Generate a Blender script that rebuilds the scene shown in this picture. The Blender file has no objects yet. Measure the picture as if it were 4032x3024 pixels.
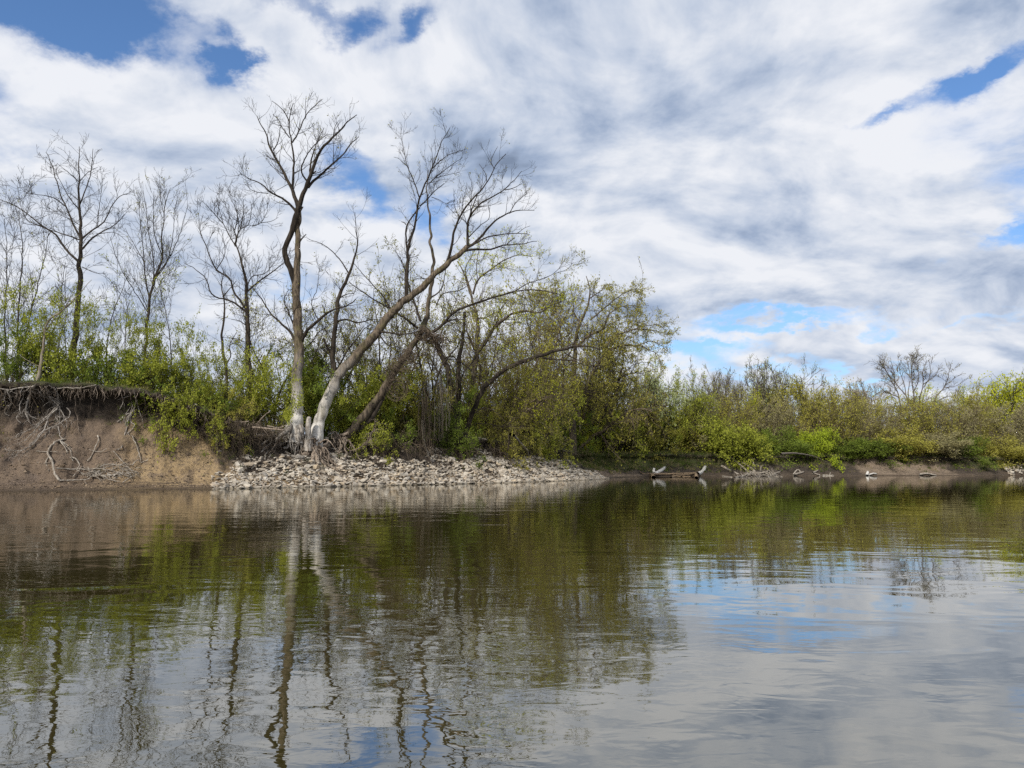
import bpy, math, random
import numpy as np
from mathutils import noise, Vector
from mathutils.bvhtree import BVHTree

# ------------------------------------------------------------------ camera, sky, sun, exposure
sc = bpy.context.scene
COL = sc.collection
F = 773.0                      # focal length in px of a 1024 px wide frame
PITCH = math.atan(82.0 / F)
CAMH = 1.2
cam_d = bpy.data.cameras.new("camera")
cam = bpy.data.objects.new("camera", cam_d)
COL.objects.link(cam)
cam_d.sensor_width = 36.0
cam_d.lens = 36.0 * F / 1024.0
cam_d.clip_start = 0.1
cam_d.clip_end = 3000.0
cam.location = (0, 0, CAMH)
cam.rotation_euler = (math.pi / 2 + PITCH, 0, 0)
sc.camera = cam

SUN_EL = math.radians(35)
SUN_AZ = math.radians(-153)     # from +Y, clockwise positive: behind the camera, to the left
sv = Vector((math.sin(SUN_AZ) * math.cos(SUN_EL), math.cos(SUN_AZ) * math.cos(SUN_EL), math.sin(SUN_EL)))
sun_d = bpy.data.lights.new("sun", 'SUN')
sun_d.energy = 4.1
sun_d.angle = math.radians(6)
sun_d.color = (1.0, 0.955, 0.88)
sun = bpy.data.objects.new("sun", sun_d)
COL.objects.link(sun)
sun.rotation_euler = sv.to_track_quat('Z', 'Y').to_euler()
sun.location = (0, 0, 60)

sc.view_settings.view_transform = 'Standard'
sc.view_settings.look = 'None'
sc.view_settings.exposure = 0.0
sc.view_settings.gamma = 1.0
sc.view_settings.use_curve_mapping = False
sc.render.engine = 'CYCLES'
cy = sc.cycles
cy.max_bounces = 8
cy.diffuse_bounces = 4
cy.glossy_bounces = 2
cy.transmission_bounces = 3
cy.transparent_max_bounces = 4
cy.caustics_reflective = False
cy.caustics_refractive = False
cy.sample_clamp_indirect = 4.0
cy.use_denoising = False


class NT:
    """small helper to write node trees"""
    def __init__(s, tree):
        s.t = tree
        s.t.nodes.clear()
    def n(s, typ, **kw):
        nd = s.t.nodes.new(typ)
        for k, v in kw.items():
            setattr(nd, k, v)
        return nd
    def link(s, a, b):
        s.t.links.new(a, b)
    def put(s, sock, v):
        if hasattr(v, 'is_output') or isinstance(v, bpy.types.NodeSocket):
            s.link(v, sock)
        else:
            sock.default_value = v
    def math(s, op, a, b=0.0, c=0.0, clamp=False):
        nd = s.n('ShaderNodeMath', operation=op, use_clamp=clamp)
        s.put(nd.inputs[0], a)
        s.put(nd.inputs[1], b)
        s.put(nd.inputs[2], c)
        return nd.outputs[0]
    def vmath(s, op, a, b=(0, 0, 0), out=0):
        nd = s.n('ShaderNodeVectorMath', operation=op)
        s.put(nd.inputs[0], a)
        s.put(nd.inputs[1], b)
        return nd.outputs[out]
    def sep(s, v):
        nd = s.n('ShaderNodeSeparateXYZ')
        s.put(nd.inputs[0], v)
        return nd.outputs
    def comb(s, x, y, z):
        nd = s.n('ShaderNodeCombineXYZ')
        for i, v in enumerate((x, y, z)):
            s.put(nd.inputs[i], v)
        return nd.outputs[0]
    def noise(s, vec, scale, detail=4.0, rough=0.5, dist=0.0, dims='3D', out=0):
        nd = s.n('ShaderNodeTexNoise', noise_dimensions=dims)
        if vec is not None:
            s.put(nd.inputs['Vector'], vec)
        nd.inputs['Scale'].default_value = scale
        nd.inputs['Detail'].default_value = detail
        nd.inputs['Roughness'].default_value = rough
        nd.inputs['Distortion'].default_value = dist
        return nd.outputs[out]
    def mix(s, f, a, b, blend='MIX'):
        nd = s.n('ShaderNodeMix', data_type='RGBA', blend_type=blend)
        s.put(nd.inputs[0], f)
        s.put(nd.inputs[6], a)
        s.put(nd.inputs[7], b)
        return nd.outputs[2]
    def ramp(s, f, stops, interp='LINEAR'):
        nd = s.n('ShaderNodeValToRGB')
        s.put(nd.inputs[0], f)
        cr = nd.color_ramp
        cr.interpolation = interp
        while len(cr.elements) < len(stops):
            cr.elements.new(0.5)
        for e, (p, c) in zip(cr.elements, stops):
            e.position = p
            e.color = c if len(c) == 4 else (*c, 1)
        return nd.outputs[0]
    def smooth(s, v, a, b, o0=0.0, o1=1.0):
        nd = s.n('ShaderNodeMapRange', interpolation_type='SMOOTHSTEP')
        s.put(nd.inputs[0], v)
        for i, x in enumerate((a, b, o0, o1)):
            s.put(nd.inputs[i + 1], x)
        return nd.outputs[0]


def dir_of(X, Y):
    """direction of a place in the sky, given where it stands in the 2212 px wide picture"""
    u, v = X * 1024 / 2212 - 512, 384 - Y * 1024 / 2212
    d = Vector((u, F * math.cos(PITCH) - v * math.sin(PITCH), F * math.sin(PITCH) + v * math.cos(PITCH)))
    d.normalize()
    return d


world = bpy.data.worlds.new("World")
sc.world = world
world.use_nodes = True
w = NT(world.node_tree)
sky = w.n('ShaderNodeTexSky', sky_type='NISHITA')
sky.sun_disc = False
sky.sun_elevation = SUN_EL
sky.sun_rotation = SUN_AZ
sky.air_density = 1.0
sky.dust_density = 0.6
sky.ozone_density = 1.5
tc = w.n('ShaderNodeTexCoord')
dx, dy, dz = w.sep(tc.outputs['Generated'])
up = w.math('MAXIMUM', dz, 0.0)
den = w.math('ADD', up, 0.33)
px = w.math('DIVIDE', dx, den)
py = w.math('DIVIDE', dy, den)
P = w.comb(px, py, 0.0)
warp = w.vmath('SUBTRACT', w.noise(P, 0.9, 3.0, 0.55, out=1), (0.5, 0.5, 0.5))
Pw = w.vmath('ADD', P, w.vmath('MULTIPLY', warp, (0.55, 0.55, 0.0)))
az = w.math('ARCTAN2', dx, dy)
el = w.math('ARCSINE', dz)
wa = w.sep(warp)
warp2 = w.vmath('SUBTRACT', w.noise(P, 4.5, 8.0, 0.62, out=1), (0.5, 0.5, 0.5))
wb = w.sep(warp2)
az = w.math('MULTIPLY_ADD', wb[0], 0.24, w.math('MULTIPLY_ADD', wa[0], 0.10, az))
el = w.math('MULTIPLY_ADD', wb[1], 0.16, w.math('MULTIPLY_ADD', wa[1], 0.07, el))


def blobs(items):
    tot = 0.0
    for X, Y, sx, sy, amp, rot in items:
        d = dir_of(X, Y)
        a0, e0 = math.atan2(d.x, d.y), math.asin(d.z)
        s_ = 1024 / 2212 / F
        ax = w.math('SUBTRACT', az, a0)
        ey = w.math('SUBTRACT', el, e0)
        c, s = math.cos(rot), math.sin(rot)
        u1 = w.math('ADD', w.math('MULTIPLY', ax, c / (sx * s_)), w.math('MULTIPLY', ey, s / (sx * s_)))
        v1 = w.math('ADD', w.math('MULTIPLY', ax, -s / (sy * s_)), w.math('MULTIPLY', ey, c / (sy * s_)))
        r2 = w.math('ADD', w.math('MULTIPLY', u1, u1), w.math('MULTIPLY', v1, v1))
        g = w.math('MULTIPLY', w.math('EXPONENT', w.math('MULTIPLY', r2, -1.0)), amp)
        tot = w.math('ADD', tot, g)
    return tot


HOLES = [(205, 25, 215, 85, 1.1, -0.2), (80, -10, 180, 60, .8, 0), (478, 120, 38, 48, .80, .6), (715, 55, 60, 34, .75, .3), (868, 60, 75, 34, .80, .5),
         (620, -5, 150, 26, .6, 0), (2160, 165, 100, 28, 1.0, .28), (1930, 242, 60, 20, .62, .1), (2160, 528, 110, 36, 1.0, .2),
         (1700, 682, 190, 22, .9, 0.0), (1490, 755, 130, 22, .8, .0), (735, 385, 58, 52, .72, -.8), (800, 440, 50, 50, .6, -.8),
         (960, 480, 80, 62, .78, .2), (640, 640, 120, 40, .5, 0), (1850, 815, 160, 18, .8, 0), (1640, 790, 180, 20, .7, 0), (2100, 700, 120, 12, .35, 0),
         (2500, 300, 200, 60, .8, .2), (-300, 200, 250, 70, .8, 0), (900, -260, 300, 60, .8, 0)]
GREY = [(1330, 300, 330, 120, .22, .35), (1050, 380, 260, 90, .20, .1), (1680, 455, 190, 55, .28, .2), (2110, 395, 130, 60, .26, .1),
        (940, 300, 210, 60, .18, .3), (500, 330, 300, 70, .15, -.35), (1500, 650, 300, 40, .18, .0), (2150, 20, 160, 50, .40, -.3),
        (760, 230, 120, 50, -.14, .3), (170, 170, 300, 60, -.2, -.3), (1930, 350, 300, 55, -.16, .35), (1800, 560, 300, 40, -.10, .1),
        (1250, 480, 300, 50, -.12, .1), (620, 340, 120, 60, -.16, 0)]
hole = blobs(HOLES)
grey = blobs(GREY)
n_lo = w.noise(Pw, 1.5, 2.0, 0.5)
n_hi = w.noise(Pw, 3.2, 10.0, 0.58)
sunshift = (0.025, -0.055, 0.0)
n_hi2 = w.noise(w.vmath('ADD', Pw, sunshift), 3.2, 6.0, 0.55)
cov = w.math('MULTIPLY_ADD', n_hi, 1.7, 0.02)
cov = w.math('MULTIPLY_ADD', n_lo, 0.40, cov)
cov = w.math('SUBTRACT', cov, hole)
cloud = w.smooth(cov, 0.14, 0.88)
rel = w.math('SUBTRACT', n_hi, n_hi2)
shade = w.math('MULTIPLY_ADD', rel, 2.5, 0.77)
shade = w.math('MULTIPLY_ADD', w.math('SUBTRACT', n_lo, 0.5), -0.95, shade)
shade = w.math('SUBTRACT', shade, grey)
shade = w.math('MULTIPLY_ADD', w.math('SUBTRACT', cov, 0.8), -0.10, shade)
ccol = w.ramp(shade, [(0.0, (.215, .275, .39)), (0.3, (.355, .44, .60)), (0.55, (.55, .62, .75)), (0.8, (.74, .78, .86)), (1.0, (.86, .88, .93))])
blue = w.n('ShaderNodeVectorMath', operation='MULTIPLY')
w.link(sky.outputs[0], blue.inputs[0])
blue.inputs[1].default_value = (0.096, 0.126, 0.160)
hz = w.smooth(dz, 0.0, 0.28)
blue2 = w.mix(w.math('MULTIPLY', w.math('SUBTRACT', 1.0, hz), 0.45), blue.outputs[0], (0.42, 0.62, 0.88, 1))
skyc = w.mix(cloud, blue2, ccol)
haze_c = w.mix(w.smooth(dz, 0.0, 0.09, 0.35, 0.0), skyc, (0.60, 0.68, 0.80, 1))
bg = w.n('ShaderNodeBackground')
w.link(haze_c, bg.inputs[0])
bg.inputs[1].default_value = 1.0
ow = w.n('ShaderNodeOutputWorld')
w.link(bg.outputs[0], ow.inputs[0])
world.cycles.sampling_method = 'MANUAL'
world.cycles.sample_map_resolution = 512


# ------------------------------------------------------------------ helpers
CR = {'c1': (0, 500, .4521), 'c2': (0, 1250, .4521), 'c3': (900, 350, .3918), 'c4': (1500, 450, .3617), 'c5': (900, 1000, .3617),
      'c6': (1500, 1000, .3617), 'c7': (900, 1500, .3617), 'c8': (1600, 1500, .3617), 'c9': (2100, 1000, .3617),
      'ca': (2600, 1300, .3617), 'cb': (3200, 1300, .3761), 'cc': (2400, 1600, .3617), 'cd': (3200, 1600, .3761),
      'ce': (0, 1400, .3165), 'f': (0, 0, 1.8228)}
PX = F * 4032 / 1024           # focal length in px of the photograph


def ray(crop, x, y):
    x0, y0, s = CR[crop]
    u, v = (x0 + x * s) * 1024 / 4032 - 512, 384 - (y0 + y * s) * 1024 / 4032
    return np.array([u, F * math.cos(PITCH) - v * math.sin(PITCH), F * math.sin(PITCH) + v * math.cos(PITCH)])


def at(crop, x, y, Y):
    """world point seen at a place of the photograph, at depth Y"""
    d = ray(crop, x, y)
    return d * (Y / d[1]) + np.array([0, 0, CAMH])


rng = np.random.default_rng(11)
random.seed(5)


def tag(o, label=None, cat=None, group=None, kind=None):
    if label: o['label'] = label
    if cat: o['category'] = cat
    if group: o['group'] = group
    if kind: o['kind'] = kind
    return o


def empty(name, loc, label=None, cat=None, group=None):
    o = bpy.data.objects.new(name, None)
    o.empty_display_size = 0.3
    COL.objects.link(o)
    o.location = loc
    return tag(o, label, cat, group)


class MB:
    """collects pieces and links them as one mesh object"""
    def __init__(s):
        s.v, s.q, s.t, s.a, s.n = [], [], [], [], 0
    def add(s, V, Q=None, T=None, A=None):
        V = np.asarray(V, np.float32).reshape(-1, 3)
        if Q is not None and len(Q): s.q.append(np.asarray(Q, np.int32).reshape(-1, 4) + s.n)
        if T is not None and len(T): s.t.append(np.asarray(T, np.int32).reshape(-1, 3) + s.n)
        s.a.append(np.full(len(V), 0.5, np.float32) if A is None else np.asarray(A, np.float32))
        s.v.append(V)
        s.n += len(V)
    def mesh(s, name, smooth=True):
        V = np.concatenate(s.v) if s.v else np.zeros((0, 3), np.float32)
        Q = np.concatenate(s.q) if s.q else np.zeros((0, 4), np.int32)
        T = np.concatenate(s.t) if s.t else np.zeros((0, 3), np.int32)
        me = bpy.data.meshes.new(name)
        me.vertices.add(len(V))
        me.vertices.foreach_set('co', V.ravel())
        nl = Q.size + T.size
        me.loops.add(nl)
        me.loops.foreach_set('vertex_index', np.concatenate([Q.ravel(), T.ravel()]).astype(np.int32))
        me.polygons.add(len(Q) + len(T))
        st = np.concatenate([np.arange(len(Q)) * 4, len(Q) * 4 + np.arange(len(T)) * 3]).astype(np.int32)
        me.polygons.foreach_set('loop_start', st)
        me.polygons.foreach_set('use_smooth', np.full(len(Q) + len(T), smooth, bool))
        at_ = me.attributes.new('tint', 'FLOAT', 'POINT')
        at_.data.foreach_set('value', np.concatenate(s.a).astype(np.float32) if s.a else np.zeros(0, np.float32))
        me.update(calc_edges=True)
        return me
    def build(s, name, mat, parent=None, smooth=True, origin=None):
        if origin is not None:
            s.v = [v - np.asarray(origin, np.float32) for v in s.v]
        me = s.mesh(name, smooth)
        me.materials.append(mat)
        o = bpy.data.objects.new(name, me)
        COL.objects.link(o)
        if parent is not None:
            o.parent = parent
        if origin is not None and parent is None:
            o.location = origin
        return o


def nrm(a):
    return a / np.maximum(np.linalg.norm(a, axis=-1, keepdims=True), 1e-9)


def tubes(mb, Pt, Rd, k=4, tint=None, cap=False):
    """Pt (B,n,3), Rd (B,n) -> tubes with k sides"""
    Pt = np.asarray(Pt, float); Rd = np.asarray(Rd, float)
    if Pt.ndim == 2: Pt, Rd = Pt[None], Rd[None]
    if cap:
        e = Pt[:, -1:] + nrm(Pt[:, -1:] - Pt[:, -2:-1]) * Rd[:, -1:, None] * .4
        Pt = np.concatenate([Pt, e], 1); Rd = np.concatenate([Rd, Rd[:, -1:] * .02], 1)
    B, n, _ = Pt.shape
    if B == 0: return
    T = np.empty_like(Pt)
    T[:, 1:-1] = Pt[:, 2:] - Pt[:, :-2]
    T[:, 0] = Pt[:, 1] - Pt[:, 0]
    T[:, -1] = Pt[:, -1] - Pt[:, -2]
    T = nrm(T)
    U = np.empty_like(Pt)
    ref = np.where(np.abs(T[:, 0, 2:3]) < 0.8, np.array([[0, 0, 1.0]]), np.array([[1.0, 0, 0]]))
    u = nrm(np.cross(ref, T[:, 0]))
    for i in range(n):
        u = nrm(u - (u * T[:, i]).sum(-1, keepdims=True) * T[:, i])
        U[:, i] = u
    W = np.cross(T, U)
    a = np.arange(k) * 2 * math.pi / k
    V = Pt[:, :, None] + Rd[:, :, None, None] * (U[:, :, None] * np.cos(a)[None, None, :, None] + W[:, :, None] * np.sin(a)[None, None, :, None])
    idx = np.arange(B * n * k).reshape(B, n, k)
    A_, B_ = idx[:, :-1], idx[:, 1:]
    Q = np.stack([A_, np.roll(A_, -1, 2), np.roll(B_, -1, 2), B_], -1).reshape(-1, 4)
    tn = rng.random(B) if tint is None else np.full(B, tint)
    mb.add(V.reshape(-1, 3), Q, None, np.repeat(tn, n * k))


def resample(pts, n):
    """Catmull-Rom through pts, n points evenly along it"""
    p = np.asarray(pts, float)
    if len(p) == 2:
        return p[0] + (p[1] - p[0]) * np.linspace(0, 1, n)[:, None]
    e = np.concatenate([[2 * p[0] - p[1]], p, [2 * p[-1] - p[-2]]])
    out = []
    t = np.linspace(0, 1, 9)[:-1, None]
    for i in range(1, len(e) - 2):
        a, b, c, d = e[i - 1], e[i], e[i + 1], e[i + 2]
        out.append(.5 * (2 * b + (c - a) * t + (2 * a - 5 * b + 4 * c - d) * t ** 2 + (3 * b - a - 3 * c + d) * t ** 3))
    o = np.concatenate(out + [p[-1:]])
    L = np.concatenate([[0], np.cumsum(np.linalg.norm(np.diff(o[:, :3], axis=0), axis=1))])
    s = np.linspace(0, L[-1], n)
    return np.stack([np.interp(s, L, o[:, j]) for j in range(o.shape[1])], 1)


def spawn(Pt, Rd, dens, m, ang, l0, lf, rf, trop, wob, tmin=0.1, tmax=1.0, rmin=0.004, rmax=9, angv=12, flat=None):
    """children of the branches (B,n,3): dens per metre"""
    B, n, _ = Pt.shape
    L = np.linalg.norm(np.diff(Pt, axis=1), axis=2).sum(1)
    cnt = rng.poisson(L * (tmax - tmin) * dens)
    par = np.repeat(np.arange(B), cnt)
    C = len(par)
    if C == 0:
        return np.zeros((0, m, 3)), np.zeros((0, m))
    t = tmin + (tmax - tmin) * rng.random(C)
    f = t * (n - 1); i = np.minimum(f.astype(int), n - 2); f = (f - i)[:, None]
    p0 = Pt[par, i] * (1 - f) + Pt[par, i + 1] * f
    r0 = Rd[par, i] * (1 - f[:, 0]) + Rd[par, i + 1] * f[:, 0]
    T = nrm(Pt[par, i + 1] - Pt[par, i])
    N = rng.normal(size=(C, 3))
    if flat is not None: N *= np.asarray(flat)
    N = nrm(N - (N * T).sum(-1, keepdims=True) * T)
    a = np.radians(rng.normal(ang, angv, C))[:, None]
    d = nrm(T * np.cos(a) + N * np.sin(a))
    ln = (l0 + lf * L[par] * (1 - .6 * t)) * rng.uniform(.55, 1.3, C)
    r1 = np.clip(r0 * rf * rng.uniform(.7, 1.1, C), rmin, rmax)
    P2 = np.empty((C, m, 3)); P2[:, 0] = p0
    st = (ln / (m - 1))[:, None]
    for j in range(1, m):
        d = nrm(d + np.array([0, 0, trop / m]) + rng.normal(size=(C, 3)) * wob)
        P2[:, j] = P2[:, j - 1] + d * st
    R2 = r1[:, None] + (rmin * .7 - r1[:, None]) * (np.linspace(0, 1, m) ** .8)[None]
    return P2, R2


def leaves_on(mb, Pt, dens, size, spread, tmin=.2, up=.0, cl=None):
    """leaf faces along the branches: dens per metre"""
    B, n, _ = Pt.shape
    if B == 0: return
    L = np.linalg.norm(np.diff(Pt, axis=1), axis=2).sum(1)
    w_ = rng.gamma(1.2, 1 / 1.2, B) if cl is None else cl
    cnt = rng.poisson(L * dens * w_)
    par = np.repeat(np.arange(B), cnt)
    C = len(par)
    if C == 0: return
    t = tmin + (1 - tmin) * rng.random(C)
    f = t * (n - 1); i = np.minimum(f.astype(int), n - 2); f = (f - i)[:, None]
    c = Pt[par, i] * (1 - f) + Pt[par, i + 1] * f + rng.normal(size=(C, 3)) * spread
    leaf_faces(mb, c, size, np.repeat(rng.random(B), cnt), up)


def leaf_faces(mb, c, size, tint, up=0.0):
    C = len(c)
    a = nrm(rng.normal(size=(C, 3)) + np.array([0, 0, up]))
    b = nrm(np.cross(a, rng.normal(size=(C, 3))))
    s = (size * rng.uniform(.55, 1.3, C))[:, None]
    V = np.stack([c - b * s * .55, c + np.cross(a, b) * s * .34, c + b * s * .55, c - np.cross(a, b) * s * .34], 1)
    Q = np.arange(C * 4).reshape(C, 4)
    tn = np.clip(tint * .6 + .4 * rng.random(C), 0, 1)
    mb.add(V.reshape(-1, 3), Q, None, np.repeat(tn, 4))


# ------------------------------------------------------------------ materials
def new_mat(name):
    m = bpy.data.materials.new(name)
    m.use_nodes = True
    return m, NT(m.node_tree)


def bsdf_out(t, col, rough=.8, bump=None, bstr=.5, bdist=.02, spec=.25):
    b = t.n('ShaderNodeBsdfPrincipled')
    t.put(b.inputs['Base Color'], col)
    t.put(b.inputs['Roughness'], rough)
    b.inputs['Specular IOR Level'].default_value = spec
    if bump is not None:
        bp = t.n('ShaderNodeBump')
        bp.inputs['Strength'].default_value = bstr
        bp.inputs['Distance'].default_value = bdist
        t.put(bp.inputs['Height'], bump)
        t.link(bp.outputs[0], b.inputs['Normal'])
    o = t.n('ShaderNodeOutputMaterial')
    t.link(b.outputs[0], o.inputs[0])
    return b


def attr(t, name):
    a = t.n('ShaderNodeAttribute', attribute_name=name)
    return a.outputs['Fac']


def bark_mat(name, dark, light, bleach=None, scale=6.0, warm=None):
    m, t = new_mat(name)
    g = t.n('ShaderNodeNewGeometry').outputs['Position']
    st = t.vmath('MULTIPLY', g, (1, 1, .22))
    n1 = t.noise(st, scale, 6, .65)
    n2 = t.noise(g, 1.6, 3, .5)
    f = t.smooth(n1, .38, .62)
    c = t.mix(f, (*dark, 1), (*light, 1))
    if warm: c = t.mix(t.smooth(n2, .5, .68, 0, .6), c, (*warm, 1))
    c = t.mix(t.math('MULTIPLY', attr(t, 'tint'), .35), c, (*[x * .5 for x in dark], 1))
    if bleach:
        z0, z1, colr = bleach
        z = t.sep(g)[2]
        zz = t.math('MULTIPLY_ADD', t.noise(st, 2.2, 5, .65), 4.0, t.math('SUBTRACT', z, .9))
        k = t.smooth(zz, z0 + 1.1, z1 + 1.1, 1, 0)
        k = t.math('MULTIPLY', k, t.smooth(t.noise(st, 2.6, 4, .6), .34, .50, .45, 1))
        c = t.mix(k, c, (*colr, 1))
    bsdf_out(t, c, .9, t.math('ADD', n1, t.noise(st, scale * 4, 3, .6)), .9, .03)
    return m


def leaf_mat(name, cA, cB, trans=.45):
    m, t = new_mat(name)
    oi = t.n('ShaderNodeObjectInfo')
    g = t.n('ShaderNodeNewGeometry').outputs['Position']
    f = t.math('MULTIPLY_ADD', t.noise(g, .9, 3, .6), .9, t.math('MULTIPLY_ADD', attr(t, 'tint'), .55, -.22))
    f = t.math('ADD', f, t.math('MULTIPLY_ADD', oi.outputs['Random'], .22, -.11), clamp=True)
    c = t.mix(f, (*cA, 1), (*cB, 1))
    d = t.n('ShaderNodeBsdfDiffuse'); t.put(d.inputs[0], c)
    tr = t.n('ShaderNodeBsdfTranslucent'); t.put(tr.inputs[0], c)
    mx = t.n('ShaderNodeMixShader'); mx.inputs[0].default_value = trans
    t.link(d.outputs[0], mx.inputs[1]); t.link(tr.outputs[0], mx.inputs[2])
    o = t.n('ShaderNodeOutputMaterial'); t.link(mx.outputs[0], o.inputs[0])
    return m


M = {}
M['bark_dark'] = bark_mat('bark_dark', (.018, .014, .011), (.070, .055, .040))
M['bark'] = bark_mat('bark', (.040, .031, .023), (.155, .12, .085), warm=(.14, .13, .06))
M['bark_hero'] = bark_mat('bark_hero', (.050, .038, .027), (.20, .155, .108), bleach=(3.2, 8.8, (.66, .625, .57)), warm=(.16, .14, .06), scale=9)
M['bark_silhouette'] = bark_mat('bark_silhouette', (.016, .012, .009), (.062, .048, .034))  # bark of upper limbs, with their silhouette darkness against the sky painted in
M['twig'] = bark_mat('twig', (.022, .017, .014), (.070, .056, .044), scale=3)
M['twig_pale'] = bark_mat('twig_pale', (.14, .115, .085), (.30, .26, .20), scale=3)
M['twig_brown'] = bark_mat('twig_brown', (.075, .055, .038), (.20, .155, .11), scale=3)
M['root'] = bark_mat('root', (.12, .09, .065), (.42, .34, .27), scale=12)
M['root_grey'] = bark_mat('root_grey', (.20, .17, .14), (.58, .53, .47), scale=12)
M['driftwood'] = bark_mat('driftwood', (.22, .18, .14), (.50, .45, .38), scale=10)
M['driftwood_white'] = bark_mat('driftwood_white', (.55, .51, .46), (.82, .79, .74), scale=10)
M['driftwood_tan'] = bark_mat('driftwood_tan', (.15, .10, .06), (.40, .29, .18), scale=10)
M['leaf_fresh'] = leaf_mat('leaf_fresh', (.22, .255, .034), (.50, .52, .085))
M['twig_far'] = bark_mat('twig_far', (.075, .06, .05), (.17, .14, .115), scale=2)
M['leaf_lime'] = leaf_mat('leaf_lime', (.26, .34, .03), (.54, .62, .06))
M['leaf_dark'] = leaf_mat('leaf_dark', (.12, .165, .030), (.28, .35, .06))
M['leaf_yellow'] = leaf_mat('leaf_yellow', (.38, .42, .03), (.68, .68, .06))
M['leaf_olive'] = leaf_mat('leaf_olive', (.28, .26, .050), (.52, .48, .11))
M['leaf_grey'] = leaf_mat('leaf_grey', (.28, .25, .12), (.46, .42, .21))
M['leaf_pale'] = leaf_mat('leaf_pale', (.34, .40, .17), (.56, .60, .30))
M['leaf_bud'] = leaf_mat('leaf_bud', (.24, .235, .055), (.50, .47, .11))
M['leaf_beige'] = leaf_mat('leaf_beige', (.48, .40, .27), (.66, .57, .40))

# ------------------------------------------------------------------ the shoreline and the bank
# x, y of the waterline, bank height, profile (0 cut bank, 1 rock slope, 2 low far bank), topsoil, grass
SH = [(-95, 4, 5.6, 0, .4, .3), (-60, 18, 5.6, 0, .4, .3), (-38, 29.5, 5.6, 0, .4, .25), (-24.5, 37.2, 5.6, 0, .38, .2), (-20.3, 39.2, 5.6, 0, .3, .1), (-17.6, 40.4, 5.1, 0, .2, .05),
      (-15.9, 41.3, 4.4, .35, .3, .05), (-14.2, 42.2, 3.5, 1, .6, .1), (-12.0, 44.3, 3.15, 1, .8, .15), (-9.6, 46.6, 3.1, 1, .9, .2),
      (-7.3, 49.0, 3.2, 1, .9, .2), (-3.5, 52.8, 3.4, 1, .9, .15), (0.2, 57.2, 3.4, 1, .9, .2), (4.6, 64.5, 3.2, 1, .9, .25),
      (8.3, 72.5, 2.9, 1, .8, .5), (10.2, 79.5, 2.7, 1.7, .45, .9), (14.5, 87.0, 2.7, 2, .6, .8), (22.5, 92.2, 2.8, 2, .9, .6), (33.7, 95.2, 2.7, 2, .9, .45), (42, 96.8, 2.6, 2, .9, .4), (46, 97.3, 2.6, 2, .25, .2), (54, 98.0, 2.6, 2, .3, .3), (59, 98.6, 2.5, 2, .8, .4),
      (65, 99.2, 2.3, 2, .85, .7), (90, 101, 2.3, 2, .3, .5), (140, 103, 2.4, 2, .3, .5)]
SH = np.array(SH, float)
PROF = np.array([
    # cut bank
    [(-9, -1.6, 0), (-.6, -.22, 0), (0, 0, 0), (.9, .14, 0), (1.55, .34, 0), (1.75, .50, 0), (2.4, 0, .27), (3.1, 0, .45), (3.55, 0, .60), (3.8, 0, .73), (3.85, 0, .84),
     (3.75, 0, .89), (3.1, 0, .93), (2.85, 0, .962), (3.1, 0, .99), (4.0, 0, 1.0)],
    # rock slope
    [(-9, -1.6, 0), (-.6, -.30, 0), (0, 0, 0), (.55, .28, 0), (1.1, .58, 0), (1.7, .90, 0), (2.3, 1.30, 0), (2.9, 1.62, 0), (3.5, 1.86, 0), (3.9, 0, .69), (4.15, 0, .80),
     (4.2, 0, .87), (3.95, 0, .91), (3.9, 0, .95), (4.2, 0, .99), (5.0, 0, 1.0)],
    # low far bank
    [(-9, -1.6, 0), (-.6, -.22, 0), (0, 0, 0), (.3, .18, 0), (.6, .30, 0), (1.1, .46, 0), (1.7, .66, 0), (2.2, .85, 0), (2.6, 0, .42), (3.0, 0, .56), (3.3, 0, .68),
     (3.4, 0, .78), (3.1, 0, .86), (3.1, 0, .93), (3.5, 0, .98), (4.6, 0, 1.0)]], float)
dense = resample(np.concatenate([SH, np.zeros((len(SH), 1))], 1)[:, :6], 4000)
Lc = np.concatenate([[0], np.cumsum(np.linalg.norm(np.diff(dense[:, :2], axis=0), axis=1))])


def s_near(x, y):
    return Lc[np.argmin((dense[:, 0] - x) ** 2 + (dense[:, 1] - y) ** 2)]


S_A, S_B = s_near(-27, 36), s_near(11, 82)
stations = np.concatenate([np.arange(0, S_A, .8), np.arange(S_A, S_B, .13), np.arange(S_B, Lc[-1] - 30, .32)])
ST = np.stack([np.interp(stations, Lc, dense[:, j]) for j in range(6)], 1)


def normals_at(s, width):
    a = np.stack([np.interp(s - width, Lc, dense[:, j]) for j in (0, 1)], -1)
    b = np.stack([np.interp(s + width, Lc, dense[:, j]) for j in (0, 1)], -1)
    d = nrm(b - a)
    return np.stack([-d[..., 1], d[..., 0]], -1)


def prof_at(k, H):
    """(16 nodes: offset, height) of a blended profile"""
    k = np.clip(k, 0, 2)
    i = min(int(k), 1)
    f = k - i
    a = PROF[i] * (1 - f) + PROF[i + 1] * f
    return np.stack([a[:, 0], a[:, 1] + a[:, 2] * H], 1)


NP = 84
back = [(6.5, .08), (9, .16), (14, .25), (25, .3), (50, .3), (110, .3), (240, .3), (520, .3)]


def node_profile(k, H):
    p = prof_at(k, H)
    q = resample(p, NP)
    # more points on the visible face
    return q


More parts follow.
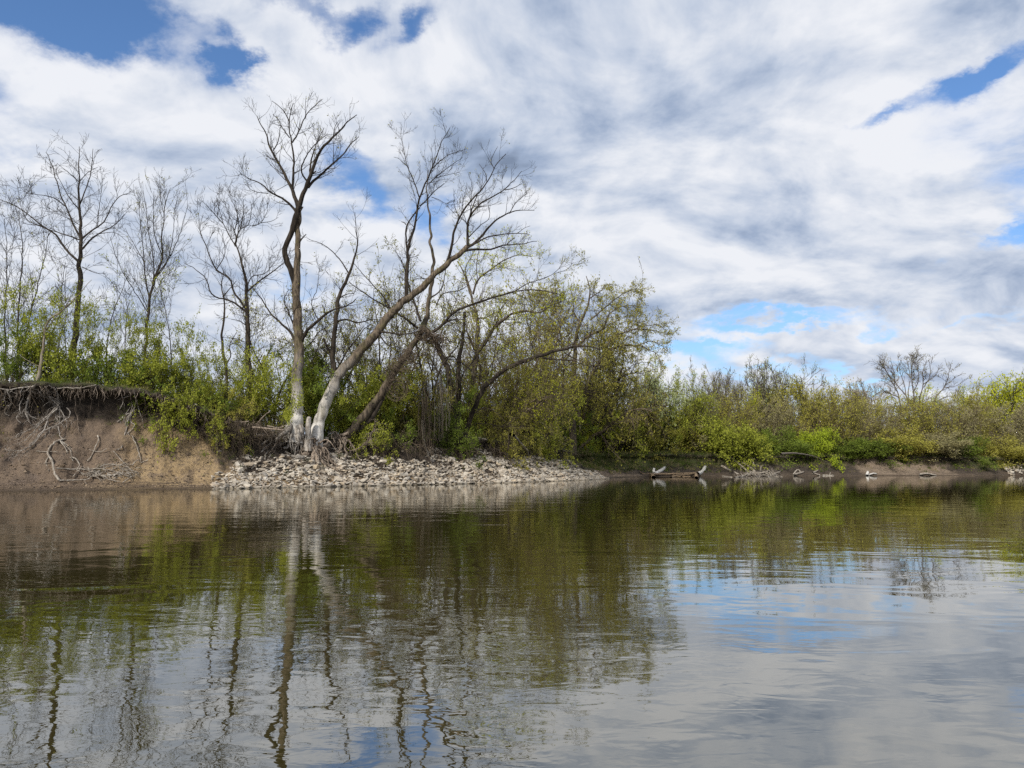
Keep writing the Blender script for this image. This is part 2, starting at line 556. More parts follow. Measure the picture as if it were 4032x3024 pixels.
N1 = normals_at(stations, 1.2)
N2 = normals_at(stations, 9.0)
rows, soil, grass = [], [], []
nf = noise.fractal
for i, s in enumerate(stations):
    x, y, H, k, so, gr = ST[i]
    q = node_profile(k, H + .25 * (noise.noise(Vector((s * .23, 3.1, 0)))) + .10 * noise.noise(Vector((s * 1.3, 9.1, 0))))
    o, z = q[:, 0], q[:, 1]
    wob = .35 * noise.noise(Vector((s * .35, 0, 5))) + .16 * noise.noise(Vector((s * 1.1, 0, 8)))
    o = o + wob * np.clip(z / 1.0, 0, 1)
    nx = N1[i]
    pts = np.stack([x + nx[0] * o, y + nx[1] * o, z], 1)
    # relief of the face: slumps, gullies, clods
    for j in range(NP):
        zz = z[j]
        if zz < -.05: continue
        amp = min(1, max(0, zz / .5))
        face = 1.0 - .75 * min(1, max(0, (o[j] - 4.6 - .8 * k) / 1.0))
        v = Vector((pts[j, 0] * .8, pts[j, 1] * .8, zz * .9))
        g1 = nf(v, 1.0, 2.1, 4) * .36
        v2 = Vector((s * 2.1, zz * 1.7, 3.3))
        g2 = nf(v2, .7, 2.2, 4) * .15
        dd = (g1 + g2) * amp * face * (1 if k < 1.5 else 1.25)
        pts[j, 0] -= nx[0] * dd
        pts[j, 1] -= nx[1] * dd
        pts[j, 2] += dd * .35 + nf(Vector((s * 4, zz * 5, 1)), .8, 2, 2) * .03 * amp
    bk = [(pts[-1, 0] + N2[i][0] * bo, pts[-1, 1] + N2[i][1] * bo, H + bz + (.22 * noise.noise(Vector((s * .3, bo * .4, 2))) if bo < 60 else 0)) for bo, bz in back]
    pts = np.concatenate([pts, np.array(bk)])
    rows.append(pts)
    rel = np.concatenate([z / H, np.ones(len(back))])
    soil.append(np.clip(np.interp(rel, [0, .05, .28, .55, .78, .9, 1.0], [.25, .10 if k < 1.5 else so * .8, so * .95 if k > .5 else .02, so if k > .5 else .16, .85 if k < .5 else so, 1, 1.0]), 0, 1))
    grass.append(np.interp(rel, [0, .1, .3, .6, .9, .97, 1.0], [0, 0, gr * .5, gr, gr * .6, .7, .9]) * (1 if k > .3 else .55))
rows = np.array(rows)
nS, nP = rows.shape[:2]
idx = np.arange(nS * nP).reshape(nS, nP)
BQ = np.stack([idx[:-1, :-1], idx[1:, :-1], idx[1:, 1:], idx[:-1, 1:]], -1).reshape(-1, 4)
mb = MB()
mb.add(rows.reshape(-1, 3), BQ)
bm_, t = new_mat('bank_soil')
g = t.n('ShaderNodeNewGeometry').outputs['Position']
z = t.sep(g)[2]
so_ = attr(t, 'soil'); gr_ = attr(t, 'grass')
nA = t.noise(g, .9, 5, .6); nB = t.noise(g, 4.5, 6, .65); nC = t.noise(g, 22, 4, .6)
gx_ = t.sep(g)[0]
tan = t.mix(t.smooth(t.math('MULTIPLY_ADD', nA, 5.0, gx_), -20.0, -16.6), (.215, .158, .112, 1), (.39, .28, .155, 1))
tan = t.mix(t.smooth(gx_, -8, 0), tan, (.26, .20, .145, 1))
tan = t.mix(t.smooth(nA, .52, .66, 0, .5), tan, (.16, .125, .105, 1))
tan = t.mix(t.smooth(nB, .46, .66, 0, .8), tan, (.15, .112, .085, 1))
dark = t.mix(t.smooth(nB, .4, .65), (.042, .033, .026, 1), (.095, .074, .056, 1))
f = t.math('ADD', so_, t.math('MULTIPLY_ADD', nA, .9, -.45))
c = t.mix(t.smooth(f, .28, .62), tan, dark)
gcol = t.mix(nC, (.035, .055, .012, 1), (.14, .15, .045, 1))
gf = t.math('ADD', gr_, t.math('MULTIPLY_ADD', nB, 1.2, -.75))
c = t.mix(t.smooth(gf, .15, .45, 0, .8), c, gcol)
wet = t.smooth(t.math('MULTIPLY_ADD', nA, .16, z), .10, .26, 1, 0)
c = t.mix(t.math('MULTIPLY', wet, .72), c, (.055, .040, .026, 1))
speck = t.smooth(t.noise(g, 13, 3, .7), .62, .68)
c = t.mix(t.math('MULTIPLY', speck, .65), c, (.06, .045, .035, 1))
# thin beds left by the falling river just above the waterline
bed = t.noise(t.vmath('MULTIPLY', g, (.25, .25, 14)), 2.0, 3, .6)
c = t.mix(t.math('MULTIPLY', t.smooth(z, .15, .75, .9, 0), t.smooth(bed, .47, .57)), c, (.10, .072, .05, 1))
bsdf_out(t, c, t.smooth(wet, 0, 1, .95, .45), t.math('ADD', t.math('MULTIPLY', nB, 1.5), nC), .9, .12)
bank = mb.build('ground', bm_)
tag(bank, 'eroded river bank of tan clay under dark topsoil, with the flat ground behind it', kind='structure')
for nm, arr in (('soil', soil), ('grass', grass)):
    a_ = bank.data.attributes.new(nm, 'FLOAT', 'POINT')
    a_.data.foreach_set('value', np.array(arr, np.float32).ravel())
BV = BVHTree.FromPolygons([tuple(v) for v in rows.reshape(-1, 3)], [tuple(q) for q in BQ.tolist()])


def ground_z(x, y):
    h = BV.ray_cast(Vector((x, y, 40)), Vector((0, 0, -1)))
    return h[0].z if h[0] is not None else 0.0


def on_bank(crop, x, y, off=.12, dflt=45):
    """point on the bank face where the photograph shows it, lifted off the surface"""
    d = Vector(ray(crop, x, y)).normalized()
    h = BV.ray_cast(Vector((0, 0, CAMH)), d)
    if h[0] is None:
        return at(crop, x, y, dflt)
    cap = y_at((CR[crop][0] + x * CR[crop][2]) / 1.8228, 5.0)
    if h[0].y > cap:
        return at(crop, x, y, cap - off)
    if h[0].z < -0.02 and d.z < 0:
        return np.array(Vector((0, 0, CAMH)) + d * (-CAMH / d.z) * .999)
    return np.array(h[0] - d * off)


from functools import lru_cache


@lru_cache(None)
def y_at(X, o):
    """depth at which the line of sight at column X (2212 px units) is o metres inland of the waterline"""
    d0 = ray('f', X, 900); k = d0[0] / d0[1]
    Ys = np.arange(34, 150, .15); xs = Ys * k
    D = np.hypot(dense[None, ::4, 0] - xs[:, None], dense[None, ::4, 1] - Ys[:, None])
    j = D.argmin(1); dd = D.min(1)
    n = normals_at(Lc[::4][j], 1.2)
    side = (xs - dense[::4][j, 0]) * n[:, 0] + (Ys - dense[::4][j, 1]) * n[:, 1]
    ok = np.nonzero((side > 0) & (dd >= o))[0]
    return float(Ys[ok[0]]) if len(ok) else 150.0


# water
mw, t = new_mat('river_water')
g = t.n('ShaderNodeNewGeometry').outputs['Position']
gx, gy, gz = t.sep(g)
calm = t.smooth(t.noise(t.vmath('MULTIPLY', g, (.10, .30, 1)), 1.0, 3, .55), .38, .62)
left = t.smooth(t.math('SUBTRACT', gx, t.math('MULTIPLY', gy, .12)), -1.0, 2.4, 1, .30)
v = t.vmath('MULTIPLY', g, (.55, 1.0, 1))
w1 = t.noise(v, 1.1, 2, .5, .6)
w2 = t.noise(v, 4.6, 2, .5, .9)
w3 = t.noise(t.vmath('MULTIPLY', g, (.8, 1, 1)), 13, 2, .5, .5)
amp = t.math('MULTIPLY', t.math('MULTIPLY_ADD', calm, .75, .35), left)
near = t.smooth(gy, 5, 22, 1.0, .0)
h = t.math('MULTIPLY', w1, .016)
h = t.math('ADD', h, t.math('MULTIPLY', t.math('MULTIPLY', w2, .0045), amp))
h = t.math('ADD', h, t.math('MULTIPLY', t.math('MULTIPLY', w3, .0009), t.math('MULTIPLY', amp, near)))
h = t.math('MULTIPLY', h, t.smooth(gy, 8, 42, 1.0, .5))
bp = t.n('ShaderNodeBump'); bp.inputs['Strength'].default_value = .62; bp.inputs['Distance'].default_value = 1.0
t.link(h, bp.inputs['Height'])
gl = t.n('ShaderNodeBsdfGlossy'); gl.inputs['Roughness'].default_value = .012
gl.inputs['Color'].default_value = (.90, .895, .875, 1)
t.link(bp.outputs[0], gl.inputs['Normal'])
df = t.n('ShaderNodeBsdfDiffuse'); df.inputs['Color'].default_value = (.036, .030, .007, 1)
fr = t.n('ShaderNodeFresnel'); fr.inputs['IOR'].default_value = 1.9
t.link(bp.outputs[0], fr.inputs['Normal'])
mx = t.n('ShaderNodeMixShader')
t.link(t.math('MULTIPLY_ADD', fr.outputs[0], .85, .20, clamp=True), mx.inputs[0])
t.link(df.outputs[0], mx.inputs[1]); t.link(gl.outputs[0], mx.inputs[2])
o = t.n('ShaderNodeOutputMaterial'); t.link(mx.outputs[0], o.inputs[0])
mb = MB()
mb.add([(-260, -120, 0), (300, -120, 0), (300, 260, 0), (-260, 260, 0)], [(0, 1, 2, 3)])
wat = mb.build('water', mw, smooth=False)
tag(wat, 'calm brown river water reflecting trees and clouds', kind='structure')

# ------------------------------------------------------------------ riprap
def rock_mesh(seed, flat):
    r = np.random.default_rng(seed)
    import bmesh
    bm = bmesh.new()
    p = nrm(r.normal(size=(11, 3))) * r.uniform(.8, 1.12, (11, 1))
    p = p * np.array([1.0, r.uniform(.6, .85), flat])
    for q in p: bm.verts.new(q * .5)
    res = bmesh.ops.convex_hull(bm, input=list(bm.verts))
    bmesh.ops.delete(bm, geom=[e for e in res['geom_interior'] if isinstance(e, bmesh.types.BMVert)], context='VERTS')
    bmesh.ops.dissolve_limit(bm, angle_limit=.35, verts=list(bm.verts), edges=list(bm.edges))
    bmesh.ops.bevel(bm, geom=list(bm.edges), offset=.02, segments=1, affect='EDGES')
    bmesh.ops.triangulate(bm, faces=list(bm.faces))
    bm.verts.ensure_lookup_table()
    V = np.array([v.co[:] for v in bm.verts]); T = np.array([[v.index for v in f.verts] for f in bm.faces])
    bm.verts.index_update()
    T = np.array([[v.index for v in f.verts] for f in bm.faces])
    bm.free()
    return V, T


ROCKS = [rock_mesh(100 + i, random.uniform(.30, .62)) for i in range(16)]
mr, t = new_mat('limestone')
g = t.n('ShaderNodeNewGeometry').outputs['Position']
oi = t.n('ShaderNodeObjectInfo').outputs['Random']
rn = t.math('FRACT', t.math('ADD', t.math('MULTIPLY', oi, 7.3), attr(t, 'tint')))
c = t.ramp(rn, [(0, (.34, .31, .27)), (.25, (.49, .44, .37)), (.5, (.57, .51, .42)), (.7, (.45, .42, .37)), (.86, (.53, .43, .30)), (1, (.40, .33, .26))])
n1 = t.noise(g, 5, 5, .65); n2 = t.noise(g, 30, 3, .6)
c = t.mix(t.smooth(n1, .42, .62, 0, .55), c, (.28, .235, .18, 1))
c = t.mix(t.smooth(t.noise(g, .8, 4, .65), .46, .62, 0, .6), c, (.20, .165, .125, 1))
z = t.sep(g)[2]
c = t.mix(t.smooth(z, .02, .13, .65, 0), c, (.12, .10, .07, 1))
bsdf_out(t, c, .9, t.math('ADD', n1, n2), .5, .03)


def frame_on_slope(s, o):
    x = np.interp(s, Lc, dense[:, 0]); y = np.interp(s, Lc, dense[:, 1])
    n = normals_at(np.array([s]), 1.2)[0]
    return x + n[0] * o, y + n[1] * o


S0, S1 = s_near(-15.75, 41.35), s_near(9.0, 74.5)
rk = []
for layer, (sp, sz) in enumerate(((.205, .29), (.185, .215))):
    s = S0
    while s < S1:
        f = (s - S0) / (S1 - S0)
        top = 3.35 * min(1, .35 + f * 9) * (1.0 if f < .9 else max(.25, (1 - f) / .1))
        top *= 1 + .16 * math.sin(s * .8) + .10 * math.sin(s * 2.1)
        if .33 < f < .40: top *= .75
        o = -.30
        while o < top:
            ss, oo = s + random.uniform(-.5, .5) * sp, o + random.uniform(-.5, .5) * sp
            x, y = frame_on_slope(ss, oo)
            z = ground_z(x, y)
            size = sz * random.lognormvariate(0, .40)
            if random.random() < .05: size *= 1.5
            size = min(size, .66)
            if oo > top - .5 and random.random() < .35: o += sp; continue
            rk.append((x, y, max(z, -.06) + size * (.10 if layer == 0 else .24), size))
            o += sp * random.uniform(.8, 1.15)
        s += sp
for f, nn in ((.30, 9), (.62, 16), (.5, 12), (.8, 14), (.02, 5)):
    for _ in range(nn):       # loose rocks lying up the bank
        x, y = frame_on_slope(S0 + f * (S1 - S0) + random.gauss(0, 1.2), 3.4 + abs(random.gauss(0, .35)))
        size = random.uniform(.18, .42)
        rk.append((x, y, ground_z(x, y) + size * .15, size))


def rock_xf():
    q = Vector((random.gauss(0, .28), random.gauss(0, .28), 1)).normalized()
    m = q.to_track_quat('Z', 'Y').to_matrix() @ __import__('mathutils').Matrix.Rotation(random.uniform(0, 6.28), 3, 'Z')
    return m


rk.sort(key=lambda r: -r[3] / math.hypot(r[0], r[1]) * (1 if r[2] > 0 else .3))
pile = empty('riprap', (-6, 50, 0), 'long bank of pale broken limestone rocks along the water under the trees', 'rock pile')
RM = []
for V, T in ROCKS:
    b = MB(); b.add(V, None, T); me = b.mesh('rock', False); me.materials.append(mr); RM.append(me)
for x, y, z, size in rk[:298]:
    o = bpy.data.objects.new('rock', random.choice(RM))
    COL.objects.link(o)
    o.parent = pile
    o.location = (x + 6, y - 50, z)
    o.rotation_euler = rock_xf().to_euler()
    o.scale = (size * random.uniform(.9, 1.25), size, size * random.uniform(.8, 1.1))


def rock_mass(rs, base, name, parent):
    b = MB()
    for x, y, z, size in rs:
        V, T = random.choice(ROCKS)
        m = np.array(rock_xf())
        b.add((V * size * np.array([random.uniform(.9, 1.25), 1, 1])) @ m.T + np.array([x, y, z]) - np.array(base), None, T, np.full(len(V), random.random()))
    o = b.build(name, mr, parent, smooth=False)
    if parent is None: o.location = base
    return o


tag(rock_mass(rk[298:], (-6, 50, 0), 'rock_rubble', pile), kind='stuff')

# far riprap at the right edge, on the other curve of the bank
far = []
for _ in range(240):
    s = s_near(64.5, 99.2) + random.uniform(-1.0, 9)
    o = random.uniform(-.2, 3.2) * min(1, .2 + (s - s_near(64.5, 99.2) + 1) * .6)
    x, y = frame_on_slope(s, o)
    far.append((x, y, max(-.05, ground_z(x, y)) + .12, random.uniform(.25, .6)))
o2 = rock_mass(far, (66, 100, 0), 'rock_pile', None)
tag(o2, 'small heap of pale rocks at the waterline where the far bank leaves the picture', 'rock pile', kind='stuff')


# ------------------------------------------------------------------ tree builder for the traced trees
class Tree:
    """limbs traced from the photograph, in depth round the trunk; twigs and leaves grow from them"""
    def __init__(s, Y, n=18):
        s.Y, s.n, s.l = Y, n, []      # limbs: pts(n,3), radii(n)
        s.px = []
    def limb(s, spec, r0, r1=None, r=None, Y=None, dY=None, free=False, k=None, cls='b', n=None, attach=True):
        crop, pts2 = None, []
        for e in spec:
            if isinstance(e, str): crop = e
            else: pts2.append((crop, *e))
        n = n or s.n
        d0 = s.Y if Y is None else Y
        if s.l and Y is None and attach:
            q = ray(*pts2[0]); q = q / q[1]
            best = 1e9
            for P_, R_, _, _ in s.l:
                v = P_ - np.array([0, 0, CAMH]); pr = v[:, [0, 2]] / v[:, 1:2]
                dd = np.linalg.norm(pr - q[[0, 2]], axis=1)
                j = dd.argmin()
                if dd[j] < best: best, d0 = dd[j], P_[j, 1]
        m = len(pts2)
        px_len = sum(math.hypot(*(ray(*pts2[i])[[0, 2]] - ray(*pts2[i + 1])[[0, 2]])) for i in range(m - 1)) / F * d0
        if dY is None:
            dY = random.uniform(-.42, .42) * px_len
        W = np.array([at(*p, d0 + dY * (i / (m - 1))) for i, p in enumerate(pts2)])
        P_ = resample(W, n)
        for _ in range(3 if n > 20 else 1):
            P_[1:-1] = (P_[:-2] + 2 * P_[1:-1] + P_[2:]) / 4
        if n > 5:
            P_[1:-1] += rng.normal(size=(n - 2, 3)) * px_len * .0028
        sc_ = .3617 * d0 / PX
        if r is not None:
            R_ = np.interp(np.linspace(0, 1, n), np.linspace(0, 1, len(r)), r) * sc_
        else:
            R_ = (r0 + (r1 - r0) * np.linspace(0, 1, n) ** .85) * sc_
        s.l.append((P_, R_, k, cls))
        return s
    def arrays(s, cls=('b',)):
        L = [x for x in s.l if x[3] in cls]
        L = [(resample(p, s.n), np.interp(np.linspace(0, 1, s.n), np.linspace(0, 1, len(r)), r)) for p, r, _, _ in L]
        return np.array([x[0] for x in L]), np.array([x[1] for x in L])


def lumpy(P_, R_, k, mb, amp=.10, sub=3):
    """a trunk with furrows and burls"""
    n = len(P_) * sub
    P2 = resample(np.concatenate([P_, R_[:, None]], 1), n)
    mb2 = MB()
    tubes(mb2, P2[:, :3], P2[:, 3], k, .3, cap=True)
    V = mb2.v[0].astype(float)
    ctr = np.repeat(np.concatenate([P2[:, :3], P2[-1:, :3]]), k, 0)
    rad = V - ctr
    for i in range(len(V)):
        p = V[i]
        f = noise.fractal(Vector((p[0] * 3.2, p[1] * 3.2, p[2] * .8)), 1, 2, 3) * amp + noise.noise(Vector((p[0] * 1.3, p[1] * 1.3, p[2] * 1.3 + 7))) * amp * .8
        V[i] += rad[i] * f * 1.5
    mb.add(V, mb2.q[0], None, mb2.a[0])


def finish(tree, base_name, label, cat, mats=('bark', 'twig'), lv=(), leaf=None, trunk_k=12, group=None, extra=None, big=11, lump=.07, rootball=False):
    """trunk and limbs as parts, twigs as one part, leaves as another.
    lv: levels (dens, m, ang, l0, lf, rf, trop, wob, tmin, rmin, rmax)"""
    for li, (P_, R_, k, cls) in enumerate(tree.l):
        if li == 0 or (cls == 't' and li == 1 and tree.l[1][0][0][2] < tree.l[0][0][3][2]) or (cls == 'stub' and P_[0][2] < tree.l[0][0][2][2]):
            gz_ = ground_z(P_[0][0], P_[0][1])
            if P_[0][2] > gz_ - .1 and not (li == 0 and rootball):
                q = P_[0].copy(); q[2] = gz_ - .35; q[:2] += (P_[0][:2] - P_[2][:2]) * .4
                tree.l[li] = (np.concatenate([q[None], P_]), np.concatenate([[R_[0] * 1.25], R_]), k, cls)
    base = tree.l[0][0][0].copy()
    root = empty(base_name, base, label, cat, group)
    tr = MB(); lb = []
    for i, (P_, R_, k, cls) in enumerate(tree.l):
        if cls == 'stub' or R_.max() / (.3617 * tree.Y / PX) > big:
            kk = k or (trunk_k if R_.max() > .15 else 8)
            if R_.max() > .10:
                lumpy(P_, R_, kk, tr if i == 0 else lb_new(lb), lump)
            else:
                tubes(tr if i == 0 else lb_new(lb), P_, R_, kk, .3, cap=True)
        else:
            tubes(lb_new(lb), P_, R_, 6, .4, cap=True)
    tr.build('trunk', M[mats[0]], root, origin=base)
    for b in lb:
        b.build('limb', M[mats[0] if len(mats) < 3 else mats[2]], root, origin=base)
    P_, R_ = tree.arrays(('b',))
    tw = MB(); cur = [(P_, R_)]; allc = []
    for L in lv:
        src = cur[-1]
        c_ = spawn(*src, *L[:8], tmin=L[8], rmin=L[9], rmax=L[10])
        if len(L) > 11 and L[11] and len(cur) > 1:     # also straight from the traced limbs
            e_ = spawn(P_, R_, L[11], L[1], L[2], L[3], 0.0, L[5], L[6], L[7], tmin=.15, rmin=L[9], rmax=L[10])
            c_ = (np.concatenate([c_[0], e_[0]]), np.concatenate([c_[1], e_[1]]))
        cur.append(c_); allc.append(c_)
        tubes(tw, c_[0], c_[1], 4 if c_[1].max(initial=0) > .02 else 3)
    if allc:
        tag(tw.build('twigs', M[mats[1]], root, origin=base), kind='stuff')
    if leaf:
        lf = MB()
        for (mat, lvl, dens, size, spread, tmin) in leaf:
            leaves_on(lf, allc[lvl][0], dens, size, spread, tmin)
        tag(lf.build('leaves', M[leaf[0][0]], root, origin=base), kind='stuff')
    if extra: extra(root, base)
    return root


def lb_new(lb):
    b = MB(); lb.append(b); return b


# ---- tall forked tree on the rock slope
random.seed(3)
A = Tree(48.2)
A.limb(['c7', (705, 690), (706, 600), (712, 500), (735, 300), (750, 100), 'c5', (757, 1300), (765, 1100), (768, 950), (755, 800), (745, 600), (728, 450), (735, 330), (745, 160), (745, 0), 'c3', (690, 1500), (695, 1370), (700, 1190)],
       0, r=[118, 96, 75, 62, 58, 54, 52, 50, 48, 44, 44, 36, 33, 30, 30, 30], n=34, k=18, cls='t', dY=.6)
A.limb(['c5', (740, 420), (715, 270), (690, 200), (650, 120), (620, 50), (600, -60), 'c3', (560, 1590), (620, 1480), (660, 1340), (690, 1240), (715, 1170)], 36, 25, r=[30, 34, 32, 30, 29, 29, 31, 30], n=22, k=12, cls='t', dY=-.2)
A.limb(['c3', (700, 1200), (660, 1080), (640, 1000), (590, 920), (560, 850), (510, 760), (450, 650), (410, 590), (390, 480), (350, 400), (300, 310), (285, 270)], 24, 3.5, dY=1.5)
A.limb(['c3', (642, 1000), (650, 860), (655, 700), (640, 560), (610, 430), (610, 330), (620, 230), (650, 140)], 15, 3.5, dY=-.6)
A.limb(['c3', (610, 330), (560, 230), (490, 160), (435, 120)], 7, 3)
A.limb(['c3', (640, 540), (700, 440), (740, 340), (780, 260), (830, 200), (890, 150), (940, 105)], 9, 3)
A.limb(['c3', (775, 260), (770, 180), (780, 70)], 4, 2)
A.limb(['c3', (612, 490), (540, 390), (500, 310), (445, 255)], 7, 3)
A.limb(['c3', (450, 620), (500, 520), (520, 380)], 7, 3)
A.limb(['c3', (705, 1195), (740, 1080), (790, 970), (820, 870), (860, 760), (900, 660), (960, 570), (1040, 500), (1100, 440), (1160, 370), (1220, 310), (1290, 260)], 30, 4, dY=-1.0)
A.limb(['c3', (800, 990), (860, 920), (940, 850), (1040, 760), (1120, 690), (1190, 610), (1240, 540), (1310, 480)], 17, 3.5, dY=1.6)
A.limb(['c3', (820, 870), (825, 740), (880, 560), (960, 390)], 12, 3, dY=1)
A.limb(['c3', (790, 930), (740, 860), (730, 790), (800, 640), (890, 540), (990, 460)], 10, 3, dY=-1)
A.limb(['c3', (1050, 750), (1055, 600), (1050, 510)], 5, 2)
A.limb(['c3', (1050, 490), (1070, 380), (1110, 315)], 6, 2)
A.limb(['c3', (1130, 695), (1180, 688), (1255, 696)], 3, 2, dY=0)
A.limb(['c3', (835, 855), (880, 828)], 13, 7, dY=0, cls='stub', n=5)
A.limb(['c3', (720, 1225), (748, 1185)], 13, 7, dY=0, cls='stub', n=5)
A.limb(['c3', (685, 1300), (652, 1285)], 15, 10, dY=-.1, cls='stub', n=5)
A.limb(['c3', (700, 1560), (740, 1500), (780, 1460)], 12, 4, dY=-.4, cls='stub', n=7)
A.limb(['c3', (680, 1240), (620, 1160), (540, 1100), (480, 1070), (400, 1030), (340, 960), (200, 900), (150, 870), (115, 850)], 15, 3, dY=-1.2)
A.limb(['c3', (400, 1050), (300, 1040), (210, 1000), (190, 930)], 5, 2)
A.limb(['c5', (790, 960), (850, 840), (960, 740), (1050, 660), (1150, 600), (1300, 560), (1385, 490)], 22, 5, dY=-1.6)
A.limb(['c5', (975, 710), (900, 540), (960, 400), (990, 130)], 6, 2)
A.limb(['c5', (745, 1010), (690, 870), (600, 780), (450, 640), (350, 480), (230, 340)], 17, 3, dY=1.4)
A.limb(['c5', (702, 760), (640, 600), (600, 500), (655, 390)], 9, 3)
finish(A, 'tall_forked_tree', 'tallest tree, twin stemmed trunk bleached white at its base, bare forked crown', 'tree', ('bark_hero', 'twig', 'bark_silhouette'), rootball=True,
       lv=[(1.9, 8, 52, 1.05, .12, .5, .75, .13, .12, .009, .028), (3.4, 6, 46, .46, .2, .65, .7, .14, .1, .008, .013, 1.3), (3.6, 4, 42, .2, .25, .7, .5, .15, .15, .007, .009)],
       leaf=[('leaf_bud', 2, .9, .09, .05, .4)])

# ---- leaning tree beside it
B = Tree(48.6)
B.limb(['c7', (945, 830), (948, 740), (955, 640), (968, 520), (990, 400), (1080, 200), (1150, 60), 'c5', (1130, 1400), (1230, 1275), (1350, 1160), (1450, 1040), (1560, 920), (1650, 790), (1760, 670), (1860, 560), (1950, 480), (2070, 410), 'c4', (640, 1700), (700, 1640), (790, 1560), (870, 1500), (940, 1440)],
       0, r=[80, 70, 60, 57, 60, 54, 52, 50, 48, 44, 42, 38, 36, 34, 30, 28], n=44, k=18, cls='t', dY=3.0)
B.limb(['c4', (940, 1440), (1030, 1400), (1120, 1300), (1210, 1190), (1300, 1120), (1400, 1070), (1480, 1050), (1560, 1040), (1670, 1045)], 17, 3)
B.limb(['c5', (1140, 1400), (1130, 1100), (1140, 950), (1170, 740), (1180, 600), (1180, 480), (1230, 370), (1300, 290), (1320, 150), (1400, 10), 'c3', (1310, 1600), (1290, 1480), (1280, 1330), (1270, 1240)], 0, r=[38, 28, 26, 24, 20, 16, 10, 5, 3], n=26, k=12, dY=1.8)
B.limb(['c5', (1300, 200), (1230, 80), (1150, 0), 'c3', (1070, 1659), (1000, 1600), (920, 1550), (815, 1515)], 9, 2.5, dY=.8)
B.limb(['c5', (1195, 490), (1280, 440), (1370, 430)], 8, 3)
B.limb(['c5', (1190, 730), (1290, 710), (1380, 745), (1480, 735), (1600, 705), (1650, 750)], 12, 3)
B.limb(['c5', (1110, 1080), (1060, 980), (1035, 910)], 14, 9, cls='stub', n=7, dY=-.3)
B.limb(['c5', (1935, 470), (1940, 200), (1960, 0), 'c4', (290, 1600), (288, 1480)], 24, 16, dY=.5, n=14)
B.limb(['c4', (288, 1490), (270, 1350), (280, 1210), (350, 1100), (420, 1020)], 11, 7, n=12)
B.limb(['c4', (290, 1490), (350, 1280), (380, 1120), (410, 960), (430, 890), (480, 760), (520, 660), (560, 580), (610, 440), (650, 320), (710, 220), (750, 150)], 16, 3, dY=-1.2)
B.limb(['c4', (272, 1200), (255, 1180), (225, 1170)], 7, 4, n=6)
B.limb(['c4', (415, 900), (360, 740), (290, 570), (255, 430), (240, 320), (210, 250), (230, 130)], 8, 2.5, dY=1.2)
B.limb(['c4', (425, 1000), (510, 920), (570, 850), (640, 790), (690, 750)], 8, 3)
B.limb(['c4', (560, 590), (640, 510), (740, 440), (860, 400), (915, 400)], 7, 2)
B.limb(['c4', (525, 750), (640, 650), (730, 580), (800, 530), (890, 470)], 7, 2)
B.limb(['c4', (290, 570), (235, 520), (190, 480), (140, 465)], 4, 2)
B.limb(['c4', (550, 900), (640, 935), (700, 970), (770, 960)], 4, 2)
B.limb(['c4', (600, 690), (720, 660), (845, 632)], 4, 2)
B.limb(['c4', (720, 1610), (770, 1400), (830, 1180), (860, 1110), (960, 960), (1050, 870), (1110, 810), (1160, 730), (1230, 590), (1270, 520), (1360, 430)], 17, 3, dY=-1.8)
B.limb(['c4', (945, 1430), (940, 1250), (960, 1130), (1040, 1010), (1130, 940), (1240, 880), (1350, 820), (1400, 760), (1470, 690), (1530, 620)], 16, 3, dY=1.4)
B.limb(['c4', (970, 1110), (990, 1030), (1050, 880)], 10, 4)
B.limb(['c4', (1350, 825), (1450, 800), (1560, 735)], 6, 2)
B.limb(['c4', (1150, 730), (1140, 650), (1070, 540)], 5, 2)
B.limb(['c4', (1230, 590), (1200, 500), (1270, 350)], 5, 2)
B.limb(['c4', (950, 1450), (1040, 1400), (1170, 1330), (1340, 1305), (1480, 1295), (1620, 1308)], 10, 3, dY=-1)
B.limb(['c4', (900, 1490), (1040, 1465), (1170, 1480), (1280, 1440), (1400, 1415), (1560, 1415), (1610, 1385), (1700, 1382)], 15, 3, dY=.8)
B.limb(['c4', (1370, 1415), (1420, 1370), (1460, 1342)], 6, 4)
B.limb(['c4', (960, 1335), (1080, 1210), (1180, 1130), (1172, 1000)], 7, 2)
B.limb(['c4', (850, 1120), (810, 1030), (790, 930)], 5, 2)
B.limb(['c4', (960, 1210), (870, 1120), (800, 1050)], 6, 2)
B.limb(['c4', (1400, 1080), (1470, 960), (1590, 860)], 5, 2)
B.limb(['c4', (1480, 1300), (1560, 1240), (1625, 1215)], 4, 2)
B.limb(['c5', (1590, 860), (1700, 848), (1850, 875), (2000, 860), (2100, 830)], 13, 6, cls='stub', n=14, dY=-1)
B.limb(['c5', (1640, 880), (1740, 1000), (1770, 950), (1750, 900)], 9, 5, cls='stub', n=12, dY=-.5)
B.limb(['c5', (1840, 600), (1852, 520), (1862, 450)], 14, 3, cls='stub', n=6, dY=-.3)
finish(B, 'leaning_tree', 'big tree leaning right over the rocks, bleached base, long bare limbs', 'tree', ('bark_hero', 'twig', 'bark_silhouette'), rootball=True,
       lv=[(1.9, 8, 46, 1.05, .11, .5, .75, .11, .12, .009, .028), (3.4, 6, 44, .46, .2, .65, .8, .13, .1, .008, .013, 1.3), (3.6, 4, 40, .2, .25, .7, .6, .15, .15, .007, .009)],
       leaf=[('leaf_bud', 2, 1.1, .09, .05, .4)])

